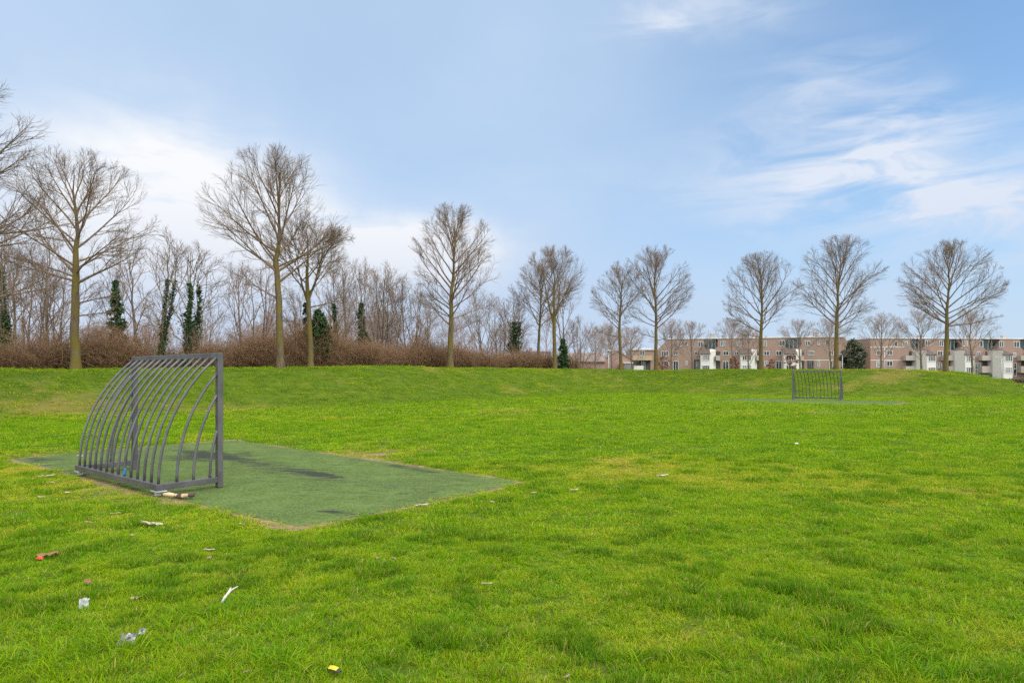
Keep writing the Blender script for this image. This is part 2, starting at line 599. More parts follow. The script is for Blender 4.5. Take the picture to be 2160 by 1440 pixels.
def crest_info(x, y):
    """signed distance (positive = inside the bowl), crest height, inner width"""
    x = np.asarray(x, float).ravel(); y = np.asarray(y, float).ravel()
    best = np.full(x.shape, 1e18); sg = np.zeros_like(x); hh = np.zeros_like(x); ww = np.zeros_like(x)
    for a, b in zip(CR[:-1], CR[1:]):
        ex, ey = b[0] - a[0], b[1] - a[1]
        L2 = ex * ex + ey * ey
        t = np.clip(((x - a[0]) * ex + (y - a[1]) * ey) / L2, 0, 1)
        qx, qy = a[0] + t * ex - x, a[1] + t * ey - y
        d2 = qx * qx + qy * qy
        m = d2 < best
        best = np.where(m, d2, best)
        cr = ex * (y - a[1]) - ey * (x - a[0])
        sg = np.where(m, -np.sign(cr), sg)
        hh = np.where(m, a[2] + t * (b[2] - a[2]), hh)
        ww = np.where(m, a[3] + t * (b[3] - a[3]), ww)
    return np.sqrt(best) * sg, hh, ww


def H(x, y):
    x = np.asarray(x, float); y = np.asarray(y, float)
    d, h, w = crest_info(x, y)
    d = d.reshape(x.shape); h = h.reshape(x.shape); w = w.reshape(x.shape)
    top = .9
    di = np.clip((d - top) / (w - top), 0, 1)
    pin = np.where(di < .25, 1 - 2.286 * di * di, .857 * (1 - (di - .25) / .75 * 1.0) ** 1.12)
    do = np.clip((-d - top) / np.minimum(9.0, w * .9), 0, 1)
    pout = 1 - do * do * (3 - 2 * do)
    z = h * np.where(d > 0, pin, pout)
    z = z * (1 + .05 * (vn(x * .22, y * .22, 5) - .5) * np.clip(z, 0, 1))
    z = z + .10 * (fbm(x * .35, y * .35, 11, 2) - .5) * sstep(1.0, 2.2, z)
    near = (x > -16) & (x < 10) & (y < 24)
    z = z + .035 * (fbm(x * .5, y * .5, 3, 3) - .5) * np.where(near, .5, 1.0)
    return z


def Hs(x, y):
    return float(H(np.array([x]), np.array([y]))[0])


# artificial turf corners (near patch) and the same patch in front of the far goal
GC = np.array([-5.545, 10.24]); GW = np.array([.79, -.613]); GN = np.array([.613, .79])
NEAR_TURF = [(-10.17, 12.67), (-2.30, 6.83), (.186, 9.83), (-7.31, 16.35)]
FC = np.array([20.8, 42.8])
FAR_TURF = [tuple(FC + GW * a - GN * b) for a, b in ((5.0, -.9), (-5.0, -.9), (-5.0, 3.4), (5.0, 3.4))]


def sd_poly(x, y, poly):
    """signed distance to a convex polygon, negative inside"""
    x = np.asarray(x, float); y = np.asarray(y, float)
    best = np.full(x.shape, 1e18); inside = np.ones(x.shape, bool)
    n = len(poly)
    area = sum(poly[i][0] * poly[(i + 1) % n][1] - poly[(i + 1) % n][0] * poly[i][1] for i in range(n))
    for i in range(n):
        a, b = poly[i], poly[(i + 1) % n]
        ex, ey = b[0] - a[0], b[1] - a[1]
        t = np.clip(((x - a[0]) * ex + (y - a[1]) * ey) / (ex * ex + ey * ey), 0, 1)
        best = np.minimum(best, (a[0] + t * ex - x) ** 2 + (a[1] + t * ey - y) ** 2)
        inside &= ((ex * (y - a[1]) - ey * (x - a[0])) * np.sign(area)) > 0
    d = np.sqrt(best)
    return np.where(inside, -d, d)


def worn_f(x, y):
    d1 = sd_poly(x, y, NEAR_TURF); d2 = sd_poly(x, y, FAR_TURF)
    rag = (fbm(x * 1.1, y * 1.1, 21, 3) - .5) * .30
    w = 1 - sstep(.02, .27, d1 + rag)
    w = np.maximum(w, .9 * (1 - sstep(.05, .7, d2 + rag * 1.5)))
    # trodden ground behind the near goal
    px, py = GC - GN * 1.15 + GW * .5
    u = (x - px) * GW[0] + (y - py) * GW[1]; v = (x - px) * GN[0] + (y - py) * GN[1]
    q = (u / 2.1) ** 2 + (v / .55) ** 2
    w = np.maximum(w, .62 * np.exp(-q))
    q = ((x - -2.9) / .42) ** 2 + ((y - 13.3) / .3) ** 2       # small bare patch beyond the turf
    w = np.maximum(w, 1.0 * np.exp(-q))
    return w


def dry_f(x, y):
    d = .40 * sstep(.55, .80, fbm(x * .28 + 3, y * .28, 31, 3)) + .30 * fbm(x * 1.6, y * 1.6, 32, 3) + .32 * sstep(.58, .80, fbm(x * .9 + 4, y * .9, 35, 3))
    for cx, cy, rx, ry, a in ((3.6, 10.3, 2.6, 1.0, .34), (6.5, 9.3, 1.8, 1.1, .34), (4.6, 8.2, .8, .35, .6), (1.2, 11.2, 1.6, .8, .3), (9.5, 12.5, 3, 1.6, .35),
                              (-17, 27, 6, 3, .38), (-6, 30, 7, 2, .22), (-3.4, 25, 6, 1.8, .30), (-2.2, 5.2, .5, .2, .5), (3.1, 3.9, .7, .2, .45), (34, 55, 4, 3, .35), (2, 66, 8, 1.5, .4)):
        d = d + a * np.exp(-((x - cx) / rx) ** 2 - ((y - cy) / ry) ** 2)
    d = d + .35 * sstep(3.0, .3, sd_poly(x, y, NEAR_TURF)) * fbm(x * .8, y * .8, 33, 2)
    return np.clip(d, 0, 1.3)


def axis(a, segs):
    o = [a]
    for end, step in segs:
        n = max(1, round((end - o[-1]) / step))
        o += list(np.linspace(o[-1], end, n + 1)[1:])
    return np.array(o)


GX = axis(-900, [(-150, 75), (-50, 5), (-34, 1.0), (-14, .5), (-11, .25), (1.5, .11), (6, .3), (46, .6), (60, 1.5), (160, 8), (900, 60)])
GY = axis(-60, [(-6, 6), (2, .5), (5.5, .25), (17.5, .11), (26, .4), (90, .7), (110, 3), (240, 10), (1800, 130)])
X, Y = np.meshgrid(GX, GY)
Zg = H(X, Y)
nx, ny = len(GX), len(GY)
idx = np.arange(nx * ny).reshape(ny, nx)
quads = np.stack([idx[:-1, :-1], idx[:-1, 1:], idx[1:, 1:], idx[1:, :-1]], -1).reshape(-1, 4)
me = raw_mesh('ground', np.stack([X, Y, Zg], -1).reshape(-1, 3), [quads], M['ground'], True)
dcr, _, _ = crest_info(X.ravel(), Y.ravel())
woodm = sstep(-1.5, -4.0, dcr) * (X.ravel() < 12) * (X.ravel() > -120)
for nm, val in (('dry', dry_f(X, Y).ravel()), ('worn', worn_f(X, Y).ravel()), ('wood', woodm)):
    a = me.attributes.new(nm, 'FLOAT', 'POINT')
    a.data.foreach_set('value', val.astype(np.float32))
ground = tag(link('ground', me), kind='structure')


def turf_sheet(poly, name, nu, nv, stains, seed, lift=.014):
    P = [np.array(p) for p in poly]
    u = np.linspace(0, 1, nu); v = np.linspace(0, 1, nv)
    U, V = np.meshgrid(u, v)
    A = P[0][None, None] * ((1 - U) * (1 - V))[..., None] + P[1][None, None] * (U * (1 - V))[..., None] + P[2][None, None] * (U * V)[..., None] + P[3][None, None] * ((1 - U) * V)[..., None]
    # round the corners a little and make the edge wander
    c = np.mean(P, 0)
    edge = np.minimum(np.minimum(U, 1 - U) * 9.8, np.minimum(V, 1 - V) * 4.4)
    corner = np.minimum(U, 1 - U) * 9.8 + np.minimum(V, 1 - V) * 4.4
    wob = (fbm(A[..., 0] * 1.3, A[..., 1] * 1.3, seed, 3) - .5) * .16
    k = (-np.exp(-corner / .35) * .10 + wob * np.exp(-edge / .4))
    dirn = (A - c); dirn /= np.linalg.norm(dirn, axis=-1, keepdims=True) + 1e-9
    A = A + dirn * k[..., None]
    z = H(A[..., 0], A[..., 1]) + lift - (lift - .002) * np.exp(-edge / .08)
    st = np.zeros_like(z)
    for sx, sy, ru, rv, amp in stains:
        du = (A[..., 0] - sx) * GW[0] + (A[..., 1] - sy) * GW[1]
        dv = (A[..., 0] - sx) * GN[0] + (A[..., 1] - sy) * GN[1]
        st += amp * np.exp(-(du / ru) ** 2 - (dv / rv) ** 2)
    st += .42 * np.exp(-edge / .22) * (fbm(A[..., 0] * 1.7, A[..., 1] * 1.7, seed + 9, 3) - .25) + .38 * (fbm(A[..., 0] * .55, A[..., 1] * .55, seed + 19, 3) - .48)
    n = np.arange(nu * nv).reshape(nv, nu)
    q = np.stack([n[:-1, :-1], n[:-1, 1:], n[1:, 1:], n[1:, :-1]], -1).reshape(-1, 4)
    me = raw_mesh(name, np.stack([A[..., 0], A[..., 1], z], -1).reshape(-1, 3), [q], M['turf'], True)
    a = me.attributes.new('stain', 'FLOAT', 'POINT'); a.data.foreach_set('value', st.ravel().astype(np.float32))
    o = link(name, me)
    me.update()
    return tag(o, kind='structure')


def gp(px, py):
    Z = EYE * F / (py - HY)
    return ((px - CX) / F * Z, Z)


stains = [(*gp(455, 962), 1.5, .32, .85), (*gp(395, 968), .8, .35, .5), (*gp(520, 958), .7, .25, .4), (*gp(665, 1000), .55, .18, .6), (*gp(835, 984), .5, .14, .45), (*gp(705, 1080), .45, .15, .35),
          (*gp(300, 978), 1.0, .6, .25), (*gp(900, 995), .4, .12, .35), (*gp(700, 1040), 1.0, .2, .2), (*gp(640, 1110), .5, .3, .2), (*gp(780, 1030), 2.0, .5, .16), (*gp(560, 985), 1.2, .35, .25), (*gp(620, 1040), .8, .2, .22), (*gp(960, 1010), .5, .15, .25), (*gp(90, 968), 1.0, .3, .35), (*gp(730, 960), .6, .2, .25)]
turf_sheet(NEAR_TURF, 'artificial_turf', 150, 70, stains, 41)
turf_sheet(FAR_TURF, 'artificial_turf', 60, 30, [(20.4, 41.5, 1.5, .5, .15)], 42, .055)

# ------------------------------------------------------------------ instanced ground cover
def scatter(name, P, rot, scl, pick, sources, extra=None):
    me = bpy.data.meshes.new(name)
    me.vertices.add(len(P)); me.vertices.foreach_set('co', np.asarray(P, np.float32).ravel())
    def at_(nm, typ, key, val):
        a = me.attributes.new(nm, typ, 'POINT'); a.data.foreach_set(key, np.ascontiguousarray(val).ravel())
    at_('irot', 'FLOAT_VECTOR', 'vector', np.asarray(rot, np.float32))
    at_('iscl', 'FLOAT_VECTOR', 'vector', np.asarray(scl, np.float32))
    at_('ipick', 'INT', 'value', np.asarray(pick, np.int32))
    for k, v in (extra or {}).items():
        at_(k, 'FLOAT', 'value', np.asarray(v, np.float32))
    o = link(name, me)
    col = bpy.data.collections.new(name + '_sources')
    for s in sources: col.objects.link(s)
    ng = bpy.data.node_groups.new(name + '_scatter', 'GeometryNodeTree')
    ng.interface.new_socket('Geometry', in_out='INPUT', socket_type='NodeSocketGeometry')
    ng.interface.new_socket('Geometry', in_out='OUTPUT', socket_type='NodeSocketGeometry')
    N, L = ng.nodes, ng.links
    gi = N.new('NodeGroupInput'); go = N.new('NodeGroupOutput')
    ci = N.new('GeometryNodeCollectionInfo'); ci.inputs[0].default_value = col
    ci.inputs['Separate Children'].default_value = True; ci.inputs['Reset Children'].default_value = True
    ip = N.new('GeometryNodeInstanceOnPoints')
    ip.inputs['Pick Instance'].default_value = True
    def na(nm, typ):
        q = N.new('GeometryNodeInputNamedAttribute'); q.data_type = typ; q.inputs[0].default_value = nm
        return q.outputs['Attribute']
    L.new(gi.outputs[0], ip.inputs['Points']); L.new(ci.outputs[0], ip.inputs['Instance'])
    L.new(na('ipick', 'INT'), ip.inputs['Instance Index'])
    L.new(na('irot', 'FLOAT_VECTOR'), ip.inputs['Rotation'])
    L.new(na('iscl', 'FLOAT_VECTOR'), ip.inputs['Scale'])
    L.new(ip.outputs[0], go.inputs[0])
    md = o.modifiers.new('scatter', 'NODES'); md.node_group = ng
    return o


def blades(rng, n, rad, l0, l1, wid, lean, segs=2):
    """a tuft of n bent tapered blades"""
    a = rng.uniform(0, 2 * np.pi, n); r = rad * np.sqrt(rng.uniform(0, 1, n))
    bx, by = r * np.cos(a), r * np.sin(a)
    L = rng.uniform(l0, l1, n) * (1 - .25 * r / rad)
    da = a + rng.normal(0, 1.2, n)
    le = np.abs(rng.normal(lean, .35, n)).clip(.05, 1.45)
    dx, dy = np.cos(da), np.sin(da)
    fx = rng.uniform(0, 2 * np.pi, n)
    wx, wy = np.cos(fx), np.sin(fx)
    w = wid * rng.uniform(.6, 1.3, n)
    P = []
    ts = np.linspace(0, 1, segs + 1)
    px, py, pz = bx.copy(), by.copy(), np.full(n, -.006)
    pts = [(px.copy(), py.copy(), pz.copy())]
    for i in range(segs):
        ang = le * (.35 + 1.05 * (i + .5) / segs)
        st = L / segs
        px = px + np.sin(ang) * dx * st; py = py + np.sin(ang) * dy * st; pz = pz + np.cos(ang).clip(-.3) * st
        pts.append((px.copy(), py.copy(), pz.copy()))
    V = []
    for i, (x, y, z) in enumerate(pts[:-1]):
        ww = w * (1 - .45 * ts[i]) * .5
        V.append(np.stack([x - wx * ww, y - wy * ww, z], -1)); V.append(np.stack([x + wx * ww, y + wy * ww, z], -1))
    V.append(np.stack(pts[-1], -1))
    k = len(V)
    Vall = np.stack(V, 1).reshape(-1, 3)
    b = np.arange(n) * k
    q = [np.stack([b + 2 * i, b + 2 * i + 1, b + 2 * i + 3, b + 2 * i + 2], -1) for i in range(segs - 1)]
    t = np.stack([b + k - 3, b + k - 2, b + k - 1], -1)
    tint = np.repeat(rng.uniform(0, 1, n), k)
    return Vall, (np.concatenate(q) if q else []), t, tint


def tuft(name, seed, n, rad, l0, l1, wid, lean, segs=2, material=None, tintpow=1.0):
    rng = np.random.default_rng(seed)
    V, q, t, tint = blades(rng, n, rad, l0, l1, wid, lean, segs)
    me = raw_mesh(name, V, [q, t], material or M['grass'])
    a = me.attributes.new('tint', 'FLOAT', 'POINT'); a.data.foreach_set('value', (tint ** tintpow).astype(np.float32))
    return bpy.data.objects.new(name, me)


rng = np.random.default_rng(7)


def band(z0, z1, dens, soft, kinds, hs, wide=1.22):
    area = .82 * wide * (z1 * z1 - z0 * z0) + 9 * (z1 - z0)
    n = int(area * dens)
    u = rng.uniform(0, 1, n)
    zz = np.sqrt(z0 * z0 + u * (z1 * z1 - z0 * z0)) * (1 + rng.normal(0, soft, n))
    xx = rng.uniform(-1, 1, n) * (.82 * wide * zz + 4.5)
    w = worn_f(xx, zz)
    d1 = np.minimum(sd_poly(xx, zz, NEAR_TURF), sd_poly(xx, zz, FAR_TURF))
    d, _, _ = crest_info(xx, zz)
    keep = (d1 > rng.uniform(-.05, .12, n) + (.55 if z0 > 20 else 0)) & (rng.uniform(0, 1, n) > w * .84) & ~((d < -2.5) & (xx < 8)) & (zz > 1.5)
    bald = fbm(xx * 2.2, zz * 2.2, 61, 3)
    keep &= rng.uniform(0, 1, n) < .35 + 1.7 * bald
    fine = vn(xx * 7.5 + vn(xx * 15, zz * 15, 62), zz * 7.5, 63)
    keep &= rng.uniform(0, 1, n) < .38 + 1.1 * fine
    xx, zz, w, fine = xx[keep], zz[keep], w[keep], fine[keep]
    n = len(xx)
    clump = fbm(xx * 1.5, zz * 1.5, 51, 2); clump2 = fbm(xx * .6, zz * .6, 57, 2)
    tus = sstep(.54, .76, vn(xx * 6.0 + .7 * vn(xx * 12, zz * 12, 3), zz * 6.0, 71)) * sstep(.30, .55, clump) + .30 * sstep(.62, .85, vn(xx * 2.6 + 9, zz * 2.6, 72))
    tus = np.clip(tus, 0, 1.2)
    hgt = (.50 + .30 * clump + .42 * tus) * (.60 + .85 * fine) * np.exp(rng.normal(0, .22, n)) * (.8 + .4 * clump2) * (1 - .5 * np.clip(w, 0, 1)) * hs * (.30 + .70 * sstep(.3, 4.5, sd_poly(xx, zz, FAR_TURF)))
    s = rng.uniform(.8, 1.2, n)
    rot = np.stack([rng.normal(0, .10, n), rng.normal(0, .10, n), rng.uniform(0, 6.283, n)], -1)
    scl = np.stack([s, s, s * hgt], -1)
    dry = dry_f(xx, zz) + .35 * np.clip(w, 0, 1) + rng.normal(0, .20 if z0 < 10 else .07, n) - .40 * tus - .10 + .12 * (clump < .42)
    zz_h = H(xx, zz)
    slope = sstep(.15, .6, zz_h) * (zz > 18)
    dry = dry + slope * (.20 + .6 * (fbm(xx * .7, zz * .7, 91, 3) - .35))
    lush_s = .5 * slope * sstep(.5, .75, fbm(xx * .9, zz * .9, 93, 2))
    lush = np.clip(lush_s + tus * .9 + rng.normal(0, .22, n), 0, 1)
    return np.stack([xx, zz, zz_h + .018 * tus * (hs > .9)], -1), rot, scl, rng.integers(kinds[0], kinds[1], n), dry, lush


src = []
for i in range(5): src.append(tuft('grass_tuft_a%d' % i, 100 + i, 56, .060, .026, .068, .0044, .9, 3))
for i in range(4): src.append(tuft('grass_tuft_b%d' % i, 120 + i, 70, .13, .030, .075, .0075, .8, 2))
for i in range(4): src.append(tuft('grass_tuft_c%d' % i, 140 + i, 64, .24, .035, .085, .016, .8, 2))
for i in range(3): src.append(tuft('grass_tuft_d%d' % i, 160 + i, 70, .50, .05, .11, .034, .8, 2))
for i in range(3): src.append(tuft('grass_tuft_e%d' % i, 180 + i, 20, .07, .09, .20, .0065, 1.15, 5))
bands = [band(2.3, 6.6, 520, .02, (0, 5), 1.0), band(6.4, 12.5, 165, .03, (5, 9), .95), band(12, 26, 38, .05, (9, 13), .85), band(25, 78, 8, .06, (13, 16), .8)]
parts = [np.concatenate([b[i] for b in bands]) for i in range(6)]
o = scatter('grass', parts[0], parts[1], parts[2], parts[3], src[:16], {'dry': parts[4], 'lush': parts[5]})
tag(o, kind='stuff', label='short patchy green lawn grass covering the field and berm', cat='grass')
# rank tussocks in the foreground
tp = []
for cx, cy, r, k in ((-2.55, 3.75, .40, 60), (-2.2, 4.3, .35, 35), (-1.5, 3.55, .35, 35), (2.15, 3.6, .45, 55), (2.6, 3.9, .35, 30), (-2.9, 3.4, .3, 30), (.9, 3.5, .4, 14), (-.4, 3.9, .6, 12), (2.9, 4.6, .4, 14)):
    for _ in range(k): tp.append((cx + rng.normal(0, r * .5), cy + rng.normal(0, r * .35)))
tp = np.array(tp)
n = len(tp)
s = rng.uniform(.6, 1.1, n)
o = scatter('long_grass', np.stack([tp[:, 0], tp[:, 1], H(tp[:, 0], tp[:, 1])], -1), np.stack([rng.normal(0, .15, n), rng.normal(0, .15, n), rng.uniform(0, 6.28, n)], -1),
            np.stack([s, s, s], -1), rng.integers(0, 3, n), src[16:], {'dry': rng.uniform(-.3, .55, n), 'lush': rng.uniform(0, .8, n)})
tag(o, kind='stuff', label='longer rank grass tussocks near the bottom of the field', cat='grass')

# ------------------------------------------------------------------ bare trees
def tubes(P, Rd, sides):
    N, K, _ = P.shape
    T = np.empty_like(P)
    T[:, 1:-1] = P[:, 2:] - P[:, :-2]; T[:, 0] = P[:, 1] - P[:, 0]; T[:, -1] = P[:, -1] - P[:, -2]
    T /= np.linalg.norm(T, axis=-1, keepdims=True) + 1e-9
    m = np.abs((P[:, -1] - P[:, 0]) / (np.linalg.norm(P[:, -1] - P[:, 0], axis=-1, keepdims=True) + 1e-9))
    ref = np.where((m[:, 2] > .75)[:, None], np.array([1., 0, 0]), np.array([0, 0, 1.]))[:, None, :]
    U = np.cross(T, np.broadcast_to(ref, T.shape)); U /= np.linalg.norm(U, axis=-1, keepdims=True) + 1e-9
    W = np.cross(T, U)
    a = np.arange(sides) * 2 * np.pi / sides
    V = P[:, :, None] + Rd[:, :, None, None] * (np.cos(a)[None, None, :, None] * U[:, :, None] + np.sin(a)[None, None, :, None] * W[:, :, None])
    b = (np.arange(N) * K * sides)[:, None, None] + (np.arange(K - 1) * sides)[None, :, None]
    k = np.arange(sides)[None, None, :]; k2 = (k + 1) % sides
    q = np.stack([b + k, b + k2, b + sides + k2, b + sides + k], -1).reshape(-1, 4)
    return V.reshape(-1, 3), q


def merge(lst):
    Vs, Qs, o = [], [], 0
    for V, q in lst:
        Vs.append(V); Qs.append(q + o); o += len(V)
    return np.concatenate(Vs), np.concatenate(Qs)


def unit(v):
    return v / (np.linalg.norm(v, axis=-1, keepdims=True) + 1e-9)


def walk(rng, O, D, L, K, wob, trop):
    N = len(O)
    P = np.empty((N, K, 3)); P[:, 0] = O
    d = D.copy()
    for i in range(1, K):
        d = unit(d + rng.normal(0, wob, (N, 3)) + np.array([0, 0, 1.]) * trop)
        P[:, i] = P[:, i - 1] + d * (L / (K - 1))[:, None]
    return P


def sprout(rng, P, Rd, n, t0, t1, ang0, ang1):
    """n child origins and directions on each parent polyline"""
    N, K, _ = P.shape
    t = t0 + (t1 - t0) * (np.arange(n)[None] + rng.uniform(.1, .9, (N, n))) / n
    f = t * (K - 1); i = np.minimum(f.astype(int), K - 2); f = f - i
    r = np.arange(N)[:, None]
    O = P[r, i] * (1 - f)[..., None] + P[r, i + 1] * f[..., None]
    T = unit(P[r, i + 1] - P[r, i])
    rad = Rd[r, i] * (1 - f) + Rd[r, i + 1] * f
    a = rng.uniform(ang0, ang1, (N, n))
    rv = rng.normal(0, 1, (N, n, 3))
    pv = unit(np.cross(T, rv))
    D = unit(T * np.cos(a)[..., None] + pv * np.sin(a)[..., None])
    return O.reshape(-1, 3), D.reshape(-1, 3), t.reshape(-1), rad.reshape(-1)


def make_tree(seed, Ht, bole, cr, r0, n1=18, n2=9, n3=6, n4=3, stems=None, e0=24, e1=70, extra=(), trop1=.02, lean=(0, 0), twig=.0042, wide=.5, t1=.86, dens=1.0, cx=0.0):
    """returns (trunk V,Q), (crown V,Q), stem polylines.  bole = height of the first limb, cr = crown radius"""
    rng = np.random.default_rng(seed)
    KS = 16
    S, SR, sb = [], [], []
    for (fz, azd, tilt, top, rr) in (stems or [(0, 0, 0, 1.0, 1.0)]):
        z0 = fz * Ht
        hh = Ht * top * .97 - z0
        t = np.linspace(0, 1, KS)
        wx = np.cumsum(rng.normal(0, .010, KS)) * hh; wy = np.cumsum(rng.normal(0, .010, KS)) * hh
        wx = (wx - wx[0]) * t ** .7; wy = (wy - wy[0]) * t ** .7
        sw = np.tan(R(tilt)) * hh * (t - .45 * t * t) * .9
        if S and fz:
            k = fz * (KS - 1) / .97; i = int(min(k, KS - 2)); base = S[0][i] * (1 - (k - i)) + S[0][i + 1] * (k - i)
        else:
            base = np.array([0, 0, z0])
        p = np.stack([base[0] + wx * .6 + sw * np.cos(R(azd)) + lean[0] * t ** 1.5 * (1 - fz), base[1] + wy * .6 + sw * np.sin(R(azd)) + lean[1] * t ** 1.5 * (1 - fz), base[2] + hh * t - (0 if fz else .25 * (1 - t))], -1)
        b = max(.05, (bole - z0) / hh)
        rad = r0 * rr * np.where(t < b, 1 - .28 * t / b, .72 * np.clip((1 - t) / (1 - b), 0, 1) ** 1.15) + .008
        if fz == 0: rad = rad * (1 + .5 * np.exp(-(p[:, 2] - p[0, 2]) / .3))
        S.append(p); SR.append(rad); sb.append(b)
    S = np.array(S); SR = np.array(SR)
    # finer rings low down so that the flare and the bark outline read
    trunk = tubes(S, SR, 10)
    # crown envelope: an egg
    top = Ht * 1.0
    ez0 = bole - .06 * (top - bole)
    ezc = bole + wide * (top - bole)
    axm = S[0][int(KS * .7)]
    EC = np.array([axm[0] + cx, axm[1], ezc])

    def reach(O, D):
        """distance along D from O to the envelope"""
        up = np.where(D[:, 2] > 0, 1, 1)
        rz = np.where(O[:, 2] + D[:, 2] * cr > ezc, top - ezc, ezc - ez0 + cr * .1)
        q = np.stack([np.full(len(O), cr), np.full(len(O), cr), rz], -1)
        o = (O - EC) / q; d = D / q
        a = (d * d).sum(-1); b_ = (o * d).sum(-1); c = (o * o).sum(-1) - 1
        disc = np.maximum(b_ * b_ - a * c, 0)
        return np.maximum((-b_ + np.sqrt(disc)) / a, 0)
    O, D, L, RR = [], [], [], []
    for k in range(len(S)):
        b = sb[k]
        nk = max(5, int(n1 / len(S) * (1.25 if len(S) > 1 else 1)))
        sx = ((np.arange(nk) + rng.uniform(.1, .9, nk)) / nk) ** 1.1
        t = b + (t1 - b) * sx
        f = t * (KS - 1); i = np.minimum(f.astype(int), KS - 2); f = (f - i)[:, None]
        o = S[k][i] * (1 - f) + S[k][i + 1] * f
        rad = SR[k][i]
        azm = np.arange(nk) * 2.399 + rng.uniform(0, 6.28) + rng.normal(0, .4, nk)
        elv = np.radians(e0 + (e1 - e0) * sx + rng.normal(0, 7, nk))
        d = unit(np.stack([np.cos(azm) * np.cos(elv), np.sin(azm) * np.cos(elv), np.sin(elv)], -1))
        ln = (reach(o, unit(d + np.array([0, 0, .12]))) * rng.uniform(.86, 1.05, nk)).clip(.5)
        O.append(o); D.append(d); L.append(ln); RR.append(np.minimum(rad * .62, .010 + .0105 * ln * (r0 / .24)))
    for (hf, azd, eld, ln) in extra:
        k = hf * (KS - 1) / .97; i = int(min(k, KS - 2))
        o = S[0][i] * (1 - (k - i)) + S[0][i + 1] * (k - i)
        O.append(o[None]); D.append(np.array([[math.cos(R(azd)) * math.cos(R(eld)), math.sin(R(azd)) * math.cos(R(eld)), math.sin(R(eld))]]))
        L.append(np.array([ln])); RR.append(np.array([min(SR[0][i] * .5, .014 + .016 * ln)]))
    O = np.concatenate(O); D = np.concatenate(D); L = np.concatenate(L); RR = np.concatenate(RR)
    out = []
    P1 = walk(rng, O, D, L, 10, .05, trop1)
    R1 = RR[:, None] * (1 - np.linspace(0, 1, 10)[None]) ** .9 + .006
    out.append(tubes(P1, R1, 6))
    O, D, t, rad = sprout(rng, P1, R1, n2, .22, 1.0, .38, .72)
    L2 = np.repeat(L, n2) * .56 * (1 - .58 * t) * rng.uniform(.55, 1.2, len(t)) + .15
    L2 = np.minimum(L2, reach(O, D) * 1.05 + .25)
    P2 = walk(rng, O, D, L2, 6, .07, .03)
    R2 = np.minimum(rad * .65, .004 + .0068 * L2)[:, None] * (1 - np.linspace(0, 1, 6)[None]) ** .8 + .0036
    out.append(tubes(P2, R2, 4))
    O, D, t, rad = sprout(rng, P2, R2, n3, .2, 1.0, .35, .72)
    L3 = np.repeat(L2, n3) * .50 * (1 - .5 * t) * rng.uniform(.5, 1.3, len(t)) + .14
    L3 = np.minimum(L3, reach(O, D) * 1.05 + .3)
    P3 = walk(rng, O, D, L3, 4, .08, .03)
    R3 = (np.minimum(rad * .7, .004 + .006 * L3))[:, None] * (1 - np.linspace(0, 1, 4)[None]) ** .8 + .0030
    out.append(tubes(P3, R3, 3))
    if n4:
        O, D, t, rad = sprout(rng, P3, R3, n4, .3, 1.0, .32, .72)
        L4 = np.repeat(L3, n4) * .5 * (1 - .3 * t) * rng.uniform(.6, 1.4, len(t)) + .10
        P4 = walk(rng, O, D, L4, 3, .08, .06)
        R4 = np.full((len(P4), 1), twig) * np.array([[.95, .8, .5]])
        out.append(tubes(P4, R4, 3))
    return trunk, merge(out), S


def ivy_cloud(seed, S, z0, z1, n, rad, size, taper=.5, wob=.55):
    """leaves crowding round a stem"""
    rng = np.random.default_rng(seed)
    k = rng.integers(0, len(S), n)
    z = z0 + (z1 - z0) * rng.uniform(0, 1, n) ** 1.15
    C = np.empty((n, 2))
    for j in range(len(S)):
        m = k == j
        C[m, 0] = np.interp(z[m], S[j][:, 2], S[j][:, 0]); C[m, 1] = np.interp(z[m], S[j][:, 2], S[j][:, 1])
    a = rng.uniform(0, 6.283, n)
    rr = rad * (1 - taper * (z - z0) / (z1 - z0)) * (1 + wob * 2 * (vn(a * 1.2 + seed, z * 1.7, seed) - .5)) * (.35 + .75 * rng.uniform(0, 1, n) ** .5) * np.exp(rng.normal(0, .28, n))
    ctr = np.stack([C[:, 0] + np.cos(a) * rr, C[:, 1] + np.sin(a) * rr, z], -1)
    return leaf_quads(rng, ctr, size)


def leaf_quads(rng, ctr, size):
    n = len(ctr)
    u = unit(rng.normal(0, 1, (n, 3))); w = unit(np.cross(u, rng.normal(0, 1, (n, 3))))
    s = size * rng.uniform(.6, 1.3, (n, 1))
    V = np.stack([ctr - u * s * .6, ctr + w * s * .42, ctr + u * s * .6, ctr - w * s * .42], 1).reshape(-1, 3)
    q = np.arange(4 * n).reshape(-1, 4)
    return V, q, np.repeat(rng.uniform(0, 1, n), 4)


def leaf_mesh(name, data, material, parent):
    V, q, tint = data
    me = raw_mesh(name, V, [q], material)
    a = me.attributes.new('tint', 'FLOAT', 'POINT'); a.data.foreach_set('value', tint.astype(np.float32))
    return link(name, me, parent)


def plant_tree(name, px, Z, label, cat, group, spec, mats=('bark', 'limb'), ivy=None, rz=0, z=None, loc=None):
    x, y = loc if loc else at(px, Z)
    root = empty(name, (x, y, (Hs(x, y) if z is None else z) - .03), rz, label, cat, group)
    tr, crn, S = make_tree(**spec)
    link('trunk', raw_mesh('trunk', tr[0], [tr[1]], M[mats[0]], True), root)
    link('crown', raw_mesh('crown', crn[0], [crn[1]], M[mats[1]], True), root)
    for iv in (ivy or ()):
        kw = dict(iv); kw['S'] = S
        leaf_mesh('ivy', ivy_cloud(**kw), M['ivy'], root)
    return root, S


